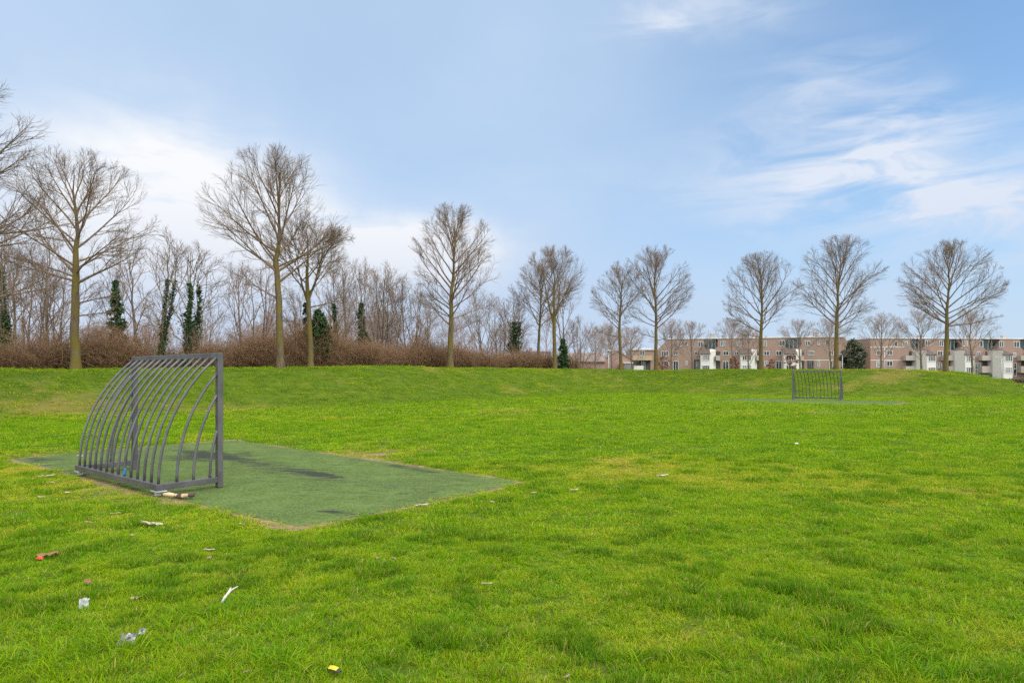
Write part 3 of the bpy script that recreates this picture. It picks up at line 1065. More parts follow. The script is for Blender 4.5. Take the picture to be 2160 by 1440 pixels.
BT = 'tall bare trees along the berm crest'
def T(px, Z, top, base, label, **spec):
    x, y = at(px, Z)
    ht = EYE + (HY - top) * Z / F - Hs(x, y)
    spec = dict(spec); spec['Ht'] = ht * .957; spec['bole'] = spec['bole'] * ht
    return plant_tree('bare_tree', px, Z, label, 'tree', BT, spec)


T(-200, 25.5, 60, 790, 'big bare tree cut off by the left photo edge, only its right-hand branches showing', seed=1, bole=.20, cr=5.88, r0=0.248, n1=30, n2=10, n3=7, n4=4, e0=8, wide=.42,
  extra=((.36, 10, 22, 5.2), (.30, -20, 18, 4.4), (.5, 20, 30, 4.8), (.62, -15, 38, 4.4)))
T(160, 33.0, 312, 778, 'broad bare tree with thick mossy trunk, wide low limbs, left behind near goal', seed=2, bole=.42, cr=4.01, r0=0.235, n1=19, n2=9, n3=7, n4=4, e0=22, wide=.40,
  extra=((.43, 174, 16, 4.0), (.42, 5, 26, 3.6), (.46, 160, 38, 3.8), (.33, 12, 8, 2.0), (.27, 4, 6, 1.7)))
T(592, 39.5, 303, 774, 'tallest bare tree left of centre with a long straight trunk and fan-shaped crown', seed=3, bole=.42, cr=4.52, r0=0.225, n1=20, n2=10, n3=7, n4=4, e0=28, wide=.42,
  extra=((.34, 176, 20, 3.0), (.47, 172, 34, 4.7), (.46, 8, 34, 4.2), (.41, 4, 36, 4.2)))
T(656, 41.5, 446, 771, 'shorter bare tree with yellow mossy trunk, close right of the tallest tree', seed=4, bole=.48, cr=3.28, r0=0.184, n1=19, n2=9, n3=7, n4=4, e0=28, wide=.45,
  stems=[(0, 170, 3, 1.0, 1.0), (.47, 10, 24, .95, .55), (.44, 165, 26, .86, .5)], extra=((.42, 8, 12, 2.4), (.30, 175, 10, 1.6)))
T(950, 56.0, 424, 776, 'bare tree at the centre with an upright egg-shaped crown and mossy trunk', seed=5, bole=.30, cr=4.01, r0=0.276, n1=32, n2=9, n3=7, n4=4, e0=26, wide=.42,
  extra=((.28, 165, 34, 4.0), (.24, 15, 28, 2.8), (.33, 150, 38, 3.6)), lean=(.45, 0))
T(1136, 75.5, 540, 773, 'bare tree standing close behind the forked tree right of centre', seed=6, bole=.36, cr=3.28, r0=0.202, n1=22, n2=8, n3=7, n4=4, e0=34)
T(1170, 72.0, 513, 777, 'bare tree with trunk forked halfway up, standing next to a dark ivy bush', seed=7, bole=.42, cr=3.95, r0=0.239, n1=22, n2=9, n3=7, n4=4, e0=36, wide=.42,
  stems=[(0, 0, 0, .96, 1.0), (.40, 175, 19, 1.0, .7), (.42, 10, 15, .93, .5)])
T(1310, 75.0, 548, 777, 'bare tree with crown leaning left, in front of the small flat-roofed wing', seed=8, bole=.38, cr=3.50, r0=0.202, n1=22, n2=9, n3=7, n4=4, e0=26, wide=.45, extra=((.33, 178, 6, 3.0), (.40, 170, 34, 3.8)), lean=(.2, 0))
T(1384, 74.5, 510, 781, 'bare tree with flared trunk base, crown reaching right over the sloping brick gable', seed=9, bole=.33, cr=4.29, r0=0.230, n1=26, n2=9, n3=7, n4=4, e0=26, wide=.48, extra=((.42, 5, 36, 4.2), (.40, 172, 28, 3.4), (.28, 178, 12, 2.2), (.26, 3, 8, 2.2)))
T(1605, 67.5, 528, 780, 'bare tree with narrow upswept crown, to the left of the far goal', seed=10, bole=.32, cr=3.79, r0=0.221, n1=25, n2=9, n3=7, n4=4, e0=34, wide=.52, extra=((.34, 165, 28, 3.6), (.30, 178, 10, 2.4)))
T(1763, 61.5, 493, 779, 'tall bare tree rising directly behind the far goal', seed=11, bole=.32, cr=4.01, r0=0.225, n1=28, n2=9, n3=7, n4=4, e0=28, wide=.42, extra=((.36, 170, 32, 3.8), (.33, 8, 28, 3.6), (.28, 3, 18, 1.8)))
T(1995, 55.5, 503, 783, 'bare tree at the right end of the berm with a long low limb reaching right', seed=12, bole=.35, cr=3.95, r0=0.207, n1=25, n2=9, n3=7, n4=4, e0=28, wide=.46, extra=((.37, 2, 10, 4.8), (.39, 176, 26, 3.6), (.45, 165, 38, 3.6)), lean=(.25, 0))

# ------------------------------------------------------------------ woodland trees behind the thicket (shared meshes, each its own object)
WV = []
def wood_variant(**spec):
    tr, cr, S = make_tree(**spec)
    WV.append((raw_mesh('trunk', tr[0], [tr[1]], M['wood_bark'], True), raw_mesh('crown', cr[0], [cr[1]], M['wood_limb'], True), S, spec['Ht']))
wood_variant(seed=201, Ht=9, bole=2.6, cr=1.5, r0=.11, n1=12, n2=6, n3=5, n4=2, e0=45, e1=76, twig=.0055)
wood_variant(seed=202, Ht=9, bole=1.6, cr=1.7, r0=.09, n1=11, n2=6, n3=5, n4=2, e0=50, e1=76, stems=[(0, 180, 6, 1, 1), (.02, 0, 10, .93, .9), (.03, 90, 8, .85, .8)], twig=.0055)
wood_variant(seed=203, Ht=9, bole=3.0, cr=1.8, r0=.11, n1=11, n2=6, n3=5, n4=2, e0=35, e1=74, lean=(.7, 0), twig=.0055)
wood_variant(seed=204, Ht=9, bole=.9, cr=2.5, r0=.09, n1=16, n2=6, n3=5, n4=2, e0=52, e1=78, stems=[(0, 180, 12, 1, 1), (.02, 0, 14, .95, .9), (.03, 90, 8, .9, .8), (.04, 200, 22, .85, .7)], twig=.0055)
wood_variant(seed=205, Ht=9, bole=2.3, cr=1.3, r0=.09, n1=12, n2=6, n3=5, n4=2, e0=48, e1=76, stems=[(0, 0, 2, 1, 1), (.25, 10, 14, .95, .7)], twig=.0055)


def wood_tree(px, Z, top, var, label, group, rz=None, name='bare_tree', iv=(), z=None, mats=None, wide=1.0):
    x, y = at(px, Z)
    zb = (Hs(x, y) if z is None else z) - .05
    sc = (EYE + (HY - top) * Z / F - zb) / WV[var][3]
    rr = (px * 1.7 + var) % 6.28 if rz is None else rz
    root = empty(name, (x, y, zb), rr, label, 'tree', group)
    root.scale = (sc * wide, sc * wide, sc)
    for nm, me in (('trunk', WV[var][0]), ('crown', WV[var][1])):
        link(nm, me, root)
    for (pz0, pz1, n, rad, size, tp) in iv:
        za = (EYE + (HY - pz0) * Z / F - zb) / sc; zb2 = (EYE + (HY - pz1) * Z / F - zb) / sc
        leaf_mesh('ivy', ivy_cloud(int(px) + 5, WV[var][2][:2] if tp != 9 else WV[var][2], za, zb2, n, rad / sc, size / sc, .55), M['ivy'], root)
    return root


GW_ = 'bare woodland trees behind the thicket'
GI = 'ivy-covered trees in the wood'
for (px, Z, top, var, label) in (
    (28, 46, 520, 0, 'slim bare tree right beside the ivy-covered trunk at the left photo edge'),
    (46, 50, 545, 1, 'clump of thin bare stems second from the left photo edge'),
    (72, 52, 560, 4, 'thin bare tree between the left edge and the broad tree, with few low branches'),
    (98, 47, 505, 2, 'leaning bare woodland tree just left of the broad mossy trunk'),
    (116, 50, 540, 1, 'bare clump of stems almost touching the broad mossy trunk on its left side'),
    (258, 50, 560, 0, 'thin bare pole-like tree growing out beside the cone of ivy'),
    (300, 52, 520, 2, 'bare woodland tree between the ivy cone and the pair of ivy trunks'),
    (432, 56, 640, 3, 'low bare bushy tree right of the many-stemmed ivy tree'),
    (513, 52, 560, 0, 'bare woodland tree left of the tallest tree, set in the gap of open sky'),
    (545, 54, 545, 1, 'many-stemmed bare tree close behind the tallest tree on its left'),
    (625, 55, 600, 4, 'bare tree seen in the gap between the tallest tree and its shorter neighbour'),
    (702, 56, 620, 2, 'leaning bare tree right of the dark ivy mass'),
    (730, 54, 552, 0, 'straight bare tree immediately right of the thin ivy-sleeved trunk'),
    (800, 58, 556, 1, 'tall clump of bare stems in the middle of the wood'),
    (822, 60, 572, 3, 'wide fan-shaped bare tree left of the centre tree'),
    (866, 64, 590, 3, 'bushy bare tree touching the centre tree crown from the left'),
    (905, 66, 640, 2, 'low bare tree just left of the centre trunk'),
    (1022, 70, 612, 3, 'dense rounded bare tree just right of the centre tree'),
    (1052, 78, 628, 1, 'thin bare stems right of the dense rounded tree'),
    (1100, 84, 640, 4, 'small bare tree between the stubby ivy tree and the forked tree'),
    (1196, 82, 585, 4, 'bare tree standing behind the dark ivy bush'),
    (1222, 92, 672, 3, 'small bare tree in front of the low tiled house'),
):
    wood_tree(px, Z, top, var, label, GW_, wide=1.15)
for (px, Z, top, var, label, iv, wide) in (
    (6, 43, 470, 0, 'ivy-covered trunk at the left photo edge, green from the thicket up', [(770, 560, 3000, .34, .12, .5), (770, 660, 1400, .55, .12, .5)], 1.0),
    (334, 38.5, 488, 4, 'tall thin tree with a pair of ivy-wrapped trunks behind the near goal', [(775, 590, 2200, .16, .10, .5), (775, 700, 500, .22, .10, .5)], 1.1),
    (394, 39.0, 512, 1, 'many-stemmed ivy-wrapped tree with a spreading crown, behind the near goal post', [(775, 600, 2900, .15, .10, 9), (705, 660, 500, .28, .10, 9)], 1.4),
    (712, 54, 560, 0, 'slender tree with a thin sleeve of ivy up its trunk', [(750, 640, 1500, .32, .13, .5)], .9),
    (768, 56, 552, 0, 'bare tree with an ivy-clad middle trunk, left of the clump of stems', [(745, 640, 1700, .42, .14, .5), (725, 680, 700, .6, .14, .5)], 1.0),
    (840, 56, 660, 2, 'small crooked tree with a dark ivied stem low in the thicket', [(776, 735, 500, .25, .12, .5)], .8),
    (1076, 76, 606, 4, 'stubby tree with an ivied trunk and rounded bare top, right of centre', [(745, 680, 1500, .62, .17, .5)], 1.2),
    (905, 60, 690, 4, 'thin low tree with ivied foot beside the centre trunk', [(776, 745, 400, .22, .12, .5)], .8),
):
    wood_tree(px, Z, top, var, label, GI, name='ivy_tree', iv=iv, wide=wide)


def bush_clumps(rng, z0, z1, rmax, prof, nclump, per, size, leaf_r):
    """leaf clumps over an uneven volume"""
    C = []
    for _ in range(nclump):
        t = rng.uniform(0, 1)
        r = rmax * prof(t) * rng.uniform(.35, 1.05)
        a = rng.uniform(0, 6.283)
        c = np.array([r * math.cos(a), r * math.sin(a), z0 + (z1 - z0) * t])
        C.append(c + rng.normal(0, leaf_r * .45, (per, 3)) * np.array([1, 1, .75]))
    return leaf_quads(rng, np.concatenate(C), size)


def bush(name, px, Z, top, base, width_px, label, cat, group, material, prof, nclump=120, per=40, size=.16, z=None, trunk_r=.08):
    x, y = at(px, Z)
    zb = EYE + (HY - base) * Z / F if z is None else z
    zt = EYE + (HY - top) * Z / F - zb
    root = empty(name, (x, y, zb), 0, label, cat, group)
    rg = np.random.default_rng(int(px))
    rad = width_px / 2 * Z / F
    P = np.array([[[0, 0, -.2], [.03, 0, zt * .35], [-.03, .02, zt * .7], [0, 0, zt * .93]]])
    out = [tubes(P, np.array([[trunk_r * 1.4, trunk_r, trunk_r * .6, .01]]), 7)]
    n = 26
    t = rg.uniform(.08, .9, n); a = rg.uniform(0, 6.28, n)
    O = np.stack([np.zeros(n), np.zeros(n), zt * t], -1)
    pr = np.array([prof(q) for q in t])
    out.append(tubes(walk(rg, O, unit(np.stack([np.cos(a), np.sin(a), np.full(n, .5)], -1)), rad * pr * 1.05 + .1, 5, .1, .05), np.linspace(trunk_r * .4, .008, 5)[None].repeat(n, 0), 4))
    V, q = merge(out)
    link('trunk', raw_mesh('trunk', V, [q], M['wood_bark'], True), root)
    leaf_mesh('foliage', bush_clumps(rg, zt * .03, zt, rad, prof, nclump, per, size, rad * .22), material, root)
    return root


egg = lambda t: max(.12, math.sin(math.pi * min(1, .18 + .82 * t)) ** .7 if t > .4 else .72 + .7 * t)
cone = lambda t: max(.1, 1.02 - .95 * t) if t > .15 else .75 + 1.2 * t
bush('ivy_bush', 1188, 73.5, 716, 779, 27, 'dark green pointed ivy bush at the foot of the forked tree', 'bush', None, M['ivy'], lambda t: max(.12, (1 - t) ** .6 * 1.0), 110, 50, .20)
bush('ivy_tree', 244, 43.5, 594, 745, 44, 'short spire-shaped tree smothered in ivy, right of the broad tree', 'tree', GI, M['ivy'], lambda t: (.55 + 1.6 * t) if t < .28 else max(.14, 1.0 - 1.45 * (t - .28)) if t < .8 else .24 - .8 * (t - .8), 150, 30, .13)
bush('ivy_bush', 672, 44.5, 655, 752, 46, 'dark rounded mass of ivy behind the yellow mossy trunk', 'bush', None, M['ivy'], egg, 150, 46, .17)
bush('ivy_bush', 645, 44.5, 640, 770, 18, 'narrow upright ivy column left of the yellow mossy trunk', 'bush', None, M['ivy'], lambda t: max(.35, 1 - .6 * t), 80, 40, .15)
bush('pine_tree', 1800, 118, 719, 782, 46, 'bushy dark green pine in front of the gap between the two apartment blocks', 'tree', None, M['conifer'], egg, 230, 60, .34, trunk_r=.2)
GB = 'red-leaved beech shrubs in front of the apartments'
bush('beech_shrub', 1398, 112, 752, 784, 40, 'red-brown beech shrub half hidden by the flared trunk', 'shrub', GB, M['beech'], egg, 26, 12, .24, trunk_r=.05)
bush('beech_shrub', 1547, 112, 752, 784, 26, 'red-brown beech shrub in front of the second white bay from the left', 'shrub', GB, M['beech'], egg, 40, 18, .24, trunk_r=.05)
bush('beech_shrub', 1628, 112, 757, 784, 26, 'low red-brown beech shrub right of the narrow upswept tree', 'shrub', GB, M['beech'], egg, 22, 12, .24, trunk_r=.05)
bush('beech_shrub', 1668, 112, 748, 784, 32, 'red-brown beech shrub in front of the third white bay, left of the far goal', 'shrub', GB, M['beech'], egg, 30, 13, .24, trunk_r=.05)

# young street trees before the buildings
GY_ = 'young bare street trees in front of the buildings'
YV = []
for sd_ in (301, 302, 303):
    tr, cr, S = make_tree(seed=sd_, Ht=9, bole=3.0, cr=2.7, r0=.14, n1=15, n2=8, n3=6, n4=2, e0=48, e1=78, wide=.55, twig=.009)
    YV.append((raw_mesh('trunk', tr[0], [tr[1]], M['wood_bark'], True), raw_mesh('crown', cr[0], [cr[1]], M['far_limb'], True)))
for i, (px, Z, top, label) in enumerate((
    (1293, 105, 688, 'young bare tree beside the street lamp, left of the leaning-crown tree'),
    (1333, 112, 690, 'young bare tree in front of the tan balcony'),
    (1415, 110, 676, 'young bare tree before the sloping brick gable'),
    (1463, 110, 680, 'young bare tree just left of the first white bay'),
    (1546, 108, 672, 'young bare tree between the first and second white bays'),
    (1578, 118, 690, 'young bare tree partly behind the narrow upswept tree'),
    (1690, 108, 676, 'young bare tree right of the third white bay, near the dark entrance'),
    (1752, 116, 672, 'young bare tree hidden partly behind the trunk over the far goal'),
    (1858, 104, 664, 'young bare tree with a wide vase shape right of the pine'),
    (1946, 100, 655, 'young bare tree left of the right-end berm tree'),
    (2050, 96, 652, 'young bare tree under the long low limb, rightmost of its row'),
    (1255, 125, 692, 'young bare tree in front of the tiled house roof'),
)):
    x, y = at(px, Z)
    sc = (EYE + (HY - top) * Z / F - .05) / 9
    root = empty('young_tree', (x, y, .0), i * 2.1, label, 'tree', GY_)
    root.scale = (sc * 1.05, sc * 1.05, sc)
    for nm, me in zip(('trunk', 'crown'), YV[i % 3]): link(nm, me, root)

# ------------------------------------------------------------------ thicket and far wood (one mass each)
def shrub_src(name, seed, n, h, spread, material, thick=.007):
    rg = np.random.default_rng(seed)
    a = rg.uniform(0, 6.28, n); e = np.radians(rg.uniform(58, 90, n))
    r = spread * np.sqrt(rg.uniform(0, 1, n))
    O = np.stack([r * np.cos(a + 1), r * np.sin(a + 1), np.zeros(n)], -1)
    D = np.stack([np.cos(a) * np.cos(e), np.sin(a) * np.cos(e), np.sin(e)], -1)
    L = h * rg.uniform(.45, 1.15, n)
    P1 = walk(rg, O, D, L, 6, .16, -.02)
    R1 = np.linspace(thick * 1.8, thick * .5, 6)[None].repeat(n, 0)
    out = [tubes(P1, R1, 3)]
    O, D, t, rad = sprout(rg, P1, R1, 7, .15, 1, .25, .75)
    L2 = np.repeat(L, 7) * .42 * (1 - .4 * t) * rg.uniform(.5, 1.3, len(t))
    P2 = walk(rg, O, D, L2, 4, .2, -.01)
    R2 = np.linspace(thick, thick * .5, 4)[None].repeat(len(P2), 0)
    out.append(tubes(P2, R2, 3))
    O, D, t, rad = sprout(rg, P2, R2, 3, .2, 1, .4, 1.1)
    L3 = np.repeat(L2, 3) * .5 * rg.uniform(.5, 1.3, len(t)) + .05
    P3 = walk(rg, O, D, L3, 3, .2, 0)
    out.append(tubes(P3, np.linspace(thick * .8, thick * .4, 3)[None].repeat(len(P3), 0), 3))
    V, q = merge(out)
    return bpy.data.objects.new(name, raw_mesh(name, V, [q], material, True))


shr = [shrub_src('thicket_shrub%d' % i, 400 + i, 60, 2.3, .55, M['thicket']) for i in range(5)]
pts, hs = [], []
rg = np.random.default_rng(99)
seg = CR[(CR[:, 1] > 12) & (CR[:, 0] < 12)]
cum = np.concatenate([[0], np.cumsum(np.hypot(*np.diff(seg[:, :2], axis=0).T))])
for _ in range(1900):
    s_ = rg.uniform(0, cum[-1]); o_ = 2.2 + 13 * rg.uniform(0, 1) ** 1.15
    x = np.interp(s_, cum, seg[:, 0]); y = np.interp(s_, cum, seg[:, 1])
    x2 = np.interp(s_ + .5, cum, seg[:, 0]); y2 = np.interp(s_ + .5, cum, seg[:, 1])
    tx, ty = x2 - x, y2 - y
    l = math.hypot(tx, ty) + 1e-6
    qx, qy = x - ty / l * o_, y + tx / l * o_
    ppx = CX + F * qx / qy
    f = 1.0
    if qy < 40.5 and (300 < ppx < 430): continue
    if ppx > 1000:
        if rg.uniform() < (ppx - 1000) / 260: continue
        f = .8
    pts.append((qx, qy)); hs.append(f * (rg.uniform(.68, .95) if rg.uniform() < .8 else rg.uniform(.95, 1.25)) * (.75 + .4 * float(vn(np.array([qx * .25]), np.array([qy * .25]), 8)[0])))
pts = np.array(pts); hs = np.array(hs); n = len(pts)
o = scatter('thicket', np.stack([pts[:, 0], pts[:, 1], H(pts[:, 0], pts[:, 1]) - .05], -1), np.stack([rg.normal(0, .08, n), rg.normal(0, .08, n), rg.uniform(0, 6.28, n)], -1),
            np.stack([hs * 1.15, hs * 1.15, hs * 1.15], -1), rg.integers(0, 5, n), shr)
tag(o, kind='stuff', label='brown leafless bramble thicket along the back of the berm', cat='thicket')

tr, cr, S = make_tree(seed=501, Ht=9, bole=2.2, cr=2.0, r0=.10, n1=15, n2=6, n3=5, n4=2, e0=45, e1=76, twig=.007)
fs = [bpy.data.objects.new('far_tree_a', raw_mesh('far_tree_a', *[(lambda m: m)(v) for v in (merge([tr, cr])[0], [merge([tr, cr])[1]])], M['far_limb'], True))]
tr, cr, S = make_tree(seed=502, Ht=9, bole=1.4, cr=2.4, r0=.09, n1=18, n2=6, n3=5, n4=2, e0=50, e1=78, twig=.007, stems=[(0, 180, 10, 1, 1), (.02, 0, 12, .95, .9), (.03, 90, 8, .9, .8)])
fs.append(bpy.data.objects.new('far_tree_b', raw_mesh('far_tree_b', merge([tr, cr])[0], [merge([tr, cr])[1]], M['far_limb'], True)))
fp, fh = [], []
for _ in range(120):
    Zf = rg.uniform(66, 150); pxf = rg.uniform(-260, 1330)
    x, y = at(pxf, Zf)
    if pxf > 900 and Zf < 95: continue
    if pxf > 1130 and Zf < 135: continue
    topy = (688 if pxf < 560 else 662) + 10 * math.sin(pxf / 70) + rg.uniform(-20, 34) + max(0, pxf - 1150) * .18 - (18 if 720 < pxf < 930 else 0)
    fp.append((x, y)); fh.append((EYE + (HY - topy) * Zf / F) / 9)
fp = np.array(fp); fh = np.array(fh); n = len(fp)
o = scatter('far_wood', np.stack([fp[:, 0], fp[:, 1], np.full(n, -.05)], -1), np.stack([np.zeros(n), np.zeros(n), rg.uniform(0, 6.28, n)], -1), np.stack([fh, fh, fh], -1), rg.integers(0, 2, n), fs)
tag(o, kind='stuff', label='hazy brown leafless wood in the distance', cat='wood')

# ------------------------------------------------------------------ goals
def build_goal():
    root = empty('football_goal', (0, 0, 0))
    W, HT, D, PW = 1.50, 2.0, .85, .082
    zb0, zb1 = .075, .162
    for s in (-1, 1):
        b = MB(); x = s * W
        b.box(x - PW / 2, x + PW / 2, -PW / 2, PW / 2, 0.0, HT)
        b.build('post', M['steel'], root, bevel=.006)
    b = MB(); b.box(-W + PW / 2 + .001, W - PW / 2 - .001, -PW / 2 + .004, PW / 2 - .004, HT - .082, HT - .003)
    b.build('crossbar', M['steel'], root, bevel=.006)
    b = MB(); b.box(-W - .045, W + .045, -D - .05, -D + .05, zb0, zb1)
    b.build('rear_rail', M['steel'], root, bevel=.006)
    for s in (-1, 1):
        b = MB(); x = s * W
        b.box(x - .043, x + .043, -D + .051, -PW / 2 - .001, zb0 + .002, zb1 - .002)
        b.build('side_rail', M['steel'], root, bevel=.006)
    zt = HT - .06
    rise = zt - zb1
    depth = D - .03
    tt = 2 * math.atan(depth / rise)
    Rr = rise / math.sin(tt)

    def arc(x, start, stop):
        th = math.acos(max(-1, 1 - stop / Rr))
        return [(x, -start + Rr * (1 - math.cos(th * k / 16)), zb1 - .01 + Rr * math.sin(th * k / 16)) for k in range(17)]
    for k in range(14):
        x = -W + .012 + (2 * W - .024) * k / 13
        b = MB(); b.tube(arc(x, D, depth), .0198, 10)
        b.build('curved_bar', M['steel'], root, smooth=True)
    for s in (-1, 1):
        for st in (.61, .38, .14):
            b = MB(); b.tube(arc(s * W, st, st - .035), .0198, 10)
            b.build('curved_bar', M['steel'], root, smooth=True)
    for s in (-1, 1):
        b = MB(); x = s * (W - .03)
        b.box(x - .10, x + .10, -D - .06, -D + .08, .058, .072)
        b.box(x - .035, x + .035, -D - .03, -D + .03, 0.0, .056)
        b.build('foot_plate', M['galv'], root)
    return root


def kids(o):
    return [c for c in bpy.data.objects if c.parent == o]


goal = build_goal()
goal.location = (GC[0], GC[1], Hs(*GC) + .012)
goal.rotation_euler = (0, 0, math.atan2(GW[1], GW[0]))
tag(goal, 'large near football goal of curved grey steel bars, seen from behind', 'goal', 'steel football goals on the field')
g2 = goal.copy(); COL.objects.link(g2)
for c in kids(goal):
    d = c.copy(); COL.objects.link(d); d.parent = g2
g2.location = (FC[0], FC[1], Hs(*FC) + .05)
g2.rotation_euler = (0, 0, math.atan2(GW[1], GW[0]) + math.pi)
g2['label'] = 'small distant football goal of curved dark bars at the foot of the right berm'
# strip of blue tape round one rear bar of the near goal
b = MB(); x = -1.50 + .012 + (2 * 1.50 - .024) * 8 / 13
b.tube([(x, -.85, .166), (x, -.849, .20), (x, -.846, .24), (x, -.842, .28)], .0214, 12)
b.build('blue_tape', M['blue'], goal, smooth=True)['label'] = 'blue tape round the foot of one bar'

# ------------------------------------------------------------------ buildings
class Facade:
    """a building whose front stands on the line p0-p1; pixel helpers give metres along / above it"""
    def __init__(s, name, pxl, Zl, pxr, Zr, base, label, cat='building', group=None):
        s.p0 = Vector((*at(pxl, Zl), base)); p1 = Vector((*at(pxr, Zr), base))
        d = p1 - s.p0
        s.d = d.normalized(); s.len = d.length; s.base = base
        s.root = empty(name, s.p0, math.atan2(s.d.y, s.d.x), label, cat, group)

    def u(s, px, v=0.0):
        """metres along the front for pixel px on a plane v metres before the front"""
        k = (px - CX) / F
        nx, ny = s.d.y, -s.d.x
        ox, oy = s.p0.x + nx * v, s.p0.y + ny * v
        return (k * oy - ox) / (s.d.x - k * s.d.y)

    def z(s, px, py, v=0.0):
        uu = s.u(px, v)
        Yd = s.p0.y + uu * s.d.y - s.d.x * v
        return EYE + (HY - py) * Yd / F - s.base

    def part(s, mb, name, m, **k):
        return mb.build(name, M[m] if isinstance(m, str) else m, s.root, **k)

    def window(s, pl, pr, yt, yb, cols=2, rows=1, v=0.0, pane='pane', frame='frame', fw=.09):
        u0, u1 = s.u(pl, v), s.u(pr, v)
        z1, z0 = s.z((pl + pr) / 2, yt, v), s.z((pl + pr) / 2, yb, v)
        b = MB()
        y0, y1 = -v - .09, -v - .004
        b.box(u0, u1, y0, y1, z0, z0 + fw); b.box(u0, u1, y0, y1, z1 - fw, z1)
        b.box(u0, u0 + fw, y0, y1, z0 + fw, z1 - fw); b.box(u1 - fw, u1, y0, y1, z0 + fw, z1 - fw)
        for c in range(1, cols):
            x = u0 + (u1 - u0) * c / cols
            b.box(x - fw * .5, x + fw * .5, y0 + .01, y1, z0 + fw, z1 - fw)
        for r in range(1, rows):
            zz = z0 + (z1 - z0) * r / rows
            for c in range(cols):
                xa = u0 + (u1 - u0) * c / cols + fw * (1 if c == 0 else .5); xb = u0 + (u1 - u0) * (c + 1) / cols - fw * (1 if c == cols - 1 else .5)
                b.box(xa, xb, y0 + .01, y1, zz - fw * .5, zz + fw * .5)
        w = s.part(b, 'window', frame)
        b = MB(); b.box(u0 + fw * .8, u1 - fw * .8, -v - .045, -v - .006, z0 + fw * .8, z1 - fw * .8)
        s.k = getattr(s, 'k', 0) + 1
        b.build('pane', M['net' if pane == 'pane' and (s.k * 7) % 10 < 3 else pane], w)
        return w

    def bay(s, pl, pr, yr, ye, prot, splay_r=0.0, rows=(), left_px=None, cols=4):
        """white box bay with a tiled lean-to roof"""
        u0, u1 = s.u(pl, prot), s.u(pr, prot)
        ze, zr = s.z(pl, ye, prot), s.z(pl, yr, 0)
        b = MB()
        prof = [(u0, 0.02, 0), (u0, -prot, 0), (u0, -prot, ze), (u0, 0.02, zr)]
        b.prism(prof, (u1 - u0, 0, 0))
        if splay_r:
            b.add([(u1, -prot + .0, 0), (u1 + splay_r, .02, 0), (u1 + splay_r, .02, zr - .1), (u1, -prot, ze + .5), (u1, .02, 0), (u1, .02, zr + .1)],
                  [(0, 1, 2, 3), (3, 2, 5), (0, 3, 5, 4), (1, 4, 5, 2), (0, 4, 1)])
        bay = s.part(b, 'bay', 'white')
        b = MB()
        sl = (zr - ze) / prot
        b.prism([(u0 - .12, .0, zr + .06), (u0 - .12, -prot - .25, ze + .06 - sl * .25), (u0 - .12, -prot - .25, ze + .24 - sl * .25), (u0 - .12, .0, zr + .24)], (u1 - u0 + .2, 0, 0))
        b.build('roof', M['roof'], bay)
        for (yt, yb) in rows:
            w = s.window(pl + (pr - pl) * .14, pr - (pr - pl) * .05, yt, yb, cols, 1, prot, fw=.10)
            w.parent = bay

    def balcony(s, pl, pr, yt, yb, ydark_b, prot=1.2, m='concrete'):
        u0, u1 = s.u(pl, prot), s.u(pr, prot)
        z1, z0 = s.z(pl, yt, prot), s.z(pl, yb, prot)
        b = MB()
        b.box(u0, u1, -prot, -prot + .12, z0, z1); b.box(u0, u0 + .12, -prot + .12, -.003, z0, z1); b.box(u1 - .12, u1, -prot + .12, -.003, z0, z1)
        b.box(u0 + .12, u1 - .12, -prot + .12, -.003, z0, z0 + .15)
        bl = s.part(b, 'balcony', m)
        return bl

    def recess(s, pl, pr, yt, yb, name='recess', m='dark', v=0.0, out=.02):  # flat dark panel on the wall; under balconies its colour stands for shade
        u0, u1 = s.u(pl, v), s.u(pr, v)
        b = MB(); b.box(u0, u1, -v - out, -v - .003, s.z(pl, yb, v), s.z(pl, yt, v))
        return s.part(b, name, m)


# --- left block
A = Facade('apartment_block', 1385, 158, 1797, 148, .2, 'long pink-brick apartment block with white bays, left of the pine')
uL, uR = 0.0, A.len
zroof = A.z(1600, 713); zmid = A.z(1600, 737.5)
DEP = 10.0
b = MB(); b.box(uL, uR, 0, DEP, 0, zmid)
A.part(b, 'wall', 'brick')
tops = [(1408, 1485), (1514, 1566), (1567, 1655), (1690, 1797)]
for i, (a_, c_) in enumerate(tops):
    ua, uc = max(0, A.u(a_)), min(A.len, A.u(c_))
    b = MB()
    if i == 0:                       # sloping gable end
        b.prism([(0, 0, zmid), (uc + .9, 0, zmid), (uc + .0, 0, zmid + .9), (uc, 0, zroof), (ua, 0, zroof)], (0, DEP, 0))
    elif i == 3:
        b.prism([(ua - .9, 0, zmid), (uc, 0, zmid), (uc - 1.6, 0, zroof), (ua, 0, zroof), (ua, 0, zmid + .9)], (0, DEP, 0))
    else:
        b.prism([(ua - .9, 0, zmid), (uc + .9, 0, zmid), (uc, 0, zmid + .9), (uc, 0, zroof), (ua, 0, zroof), (ua, 0, zmid + .9)], (0, DEP, 0))
    A.part(b, 'upper_wall', 'brick')
for a_, c_ in ((1485, 1514), (1655, 1690)):
    b = MB(); b.box(A.u(a_) + .003, A.u(c_) - .003, 1.5, 2.2, zmid, zroof)
    gl = A.part(b, 'glazing', 'greenglass')
    b = MB()
    for k in (.35, .62, .85):
        x = A.u(a_) + (A.u(c_) - A.u(a_)) * k
        b.box(x - .05, x + .05, 1.40, 1.497, zmid, zroof)
    b.build('mullion', M['frame'], gl)
b = MB(); b.box(A.u(1408), A.u(1780), -.15, DEP + .1, zroof + .003, zroof + .26)
A.part(b, 'roof_edge', 'fascia')
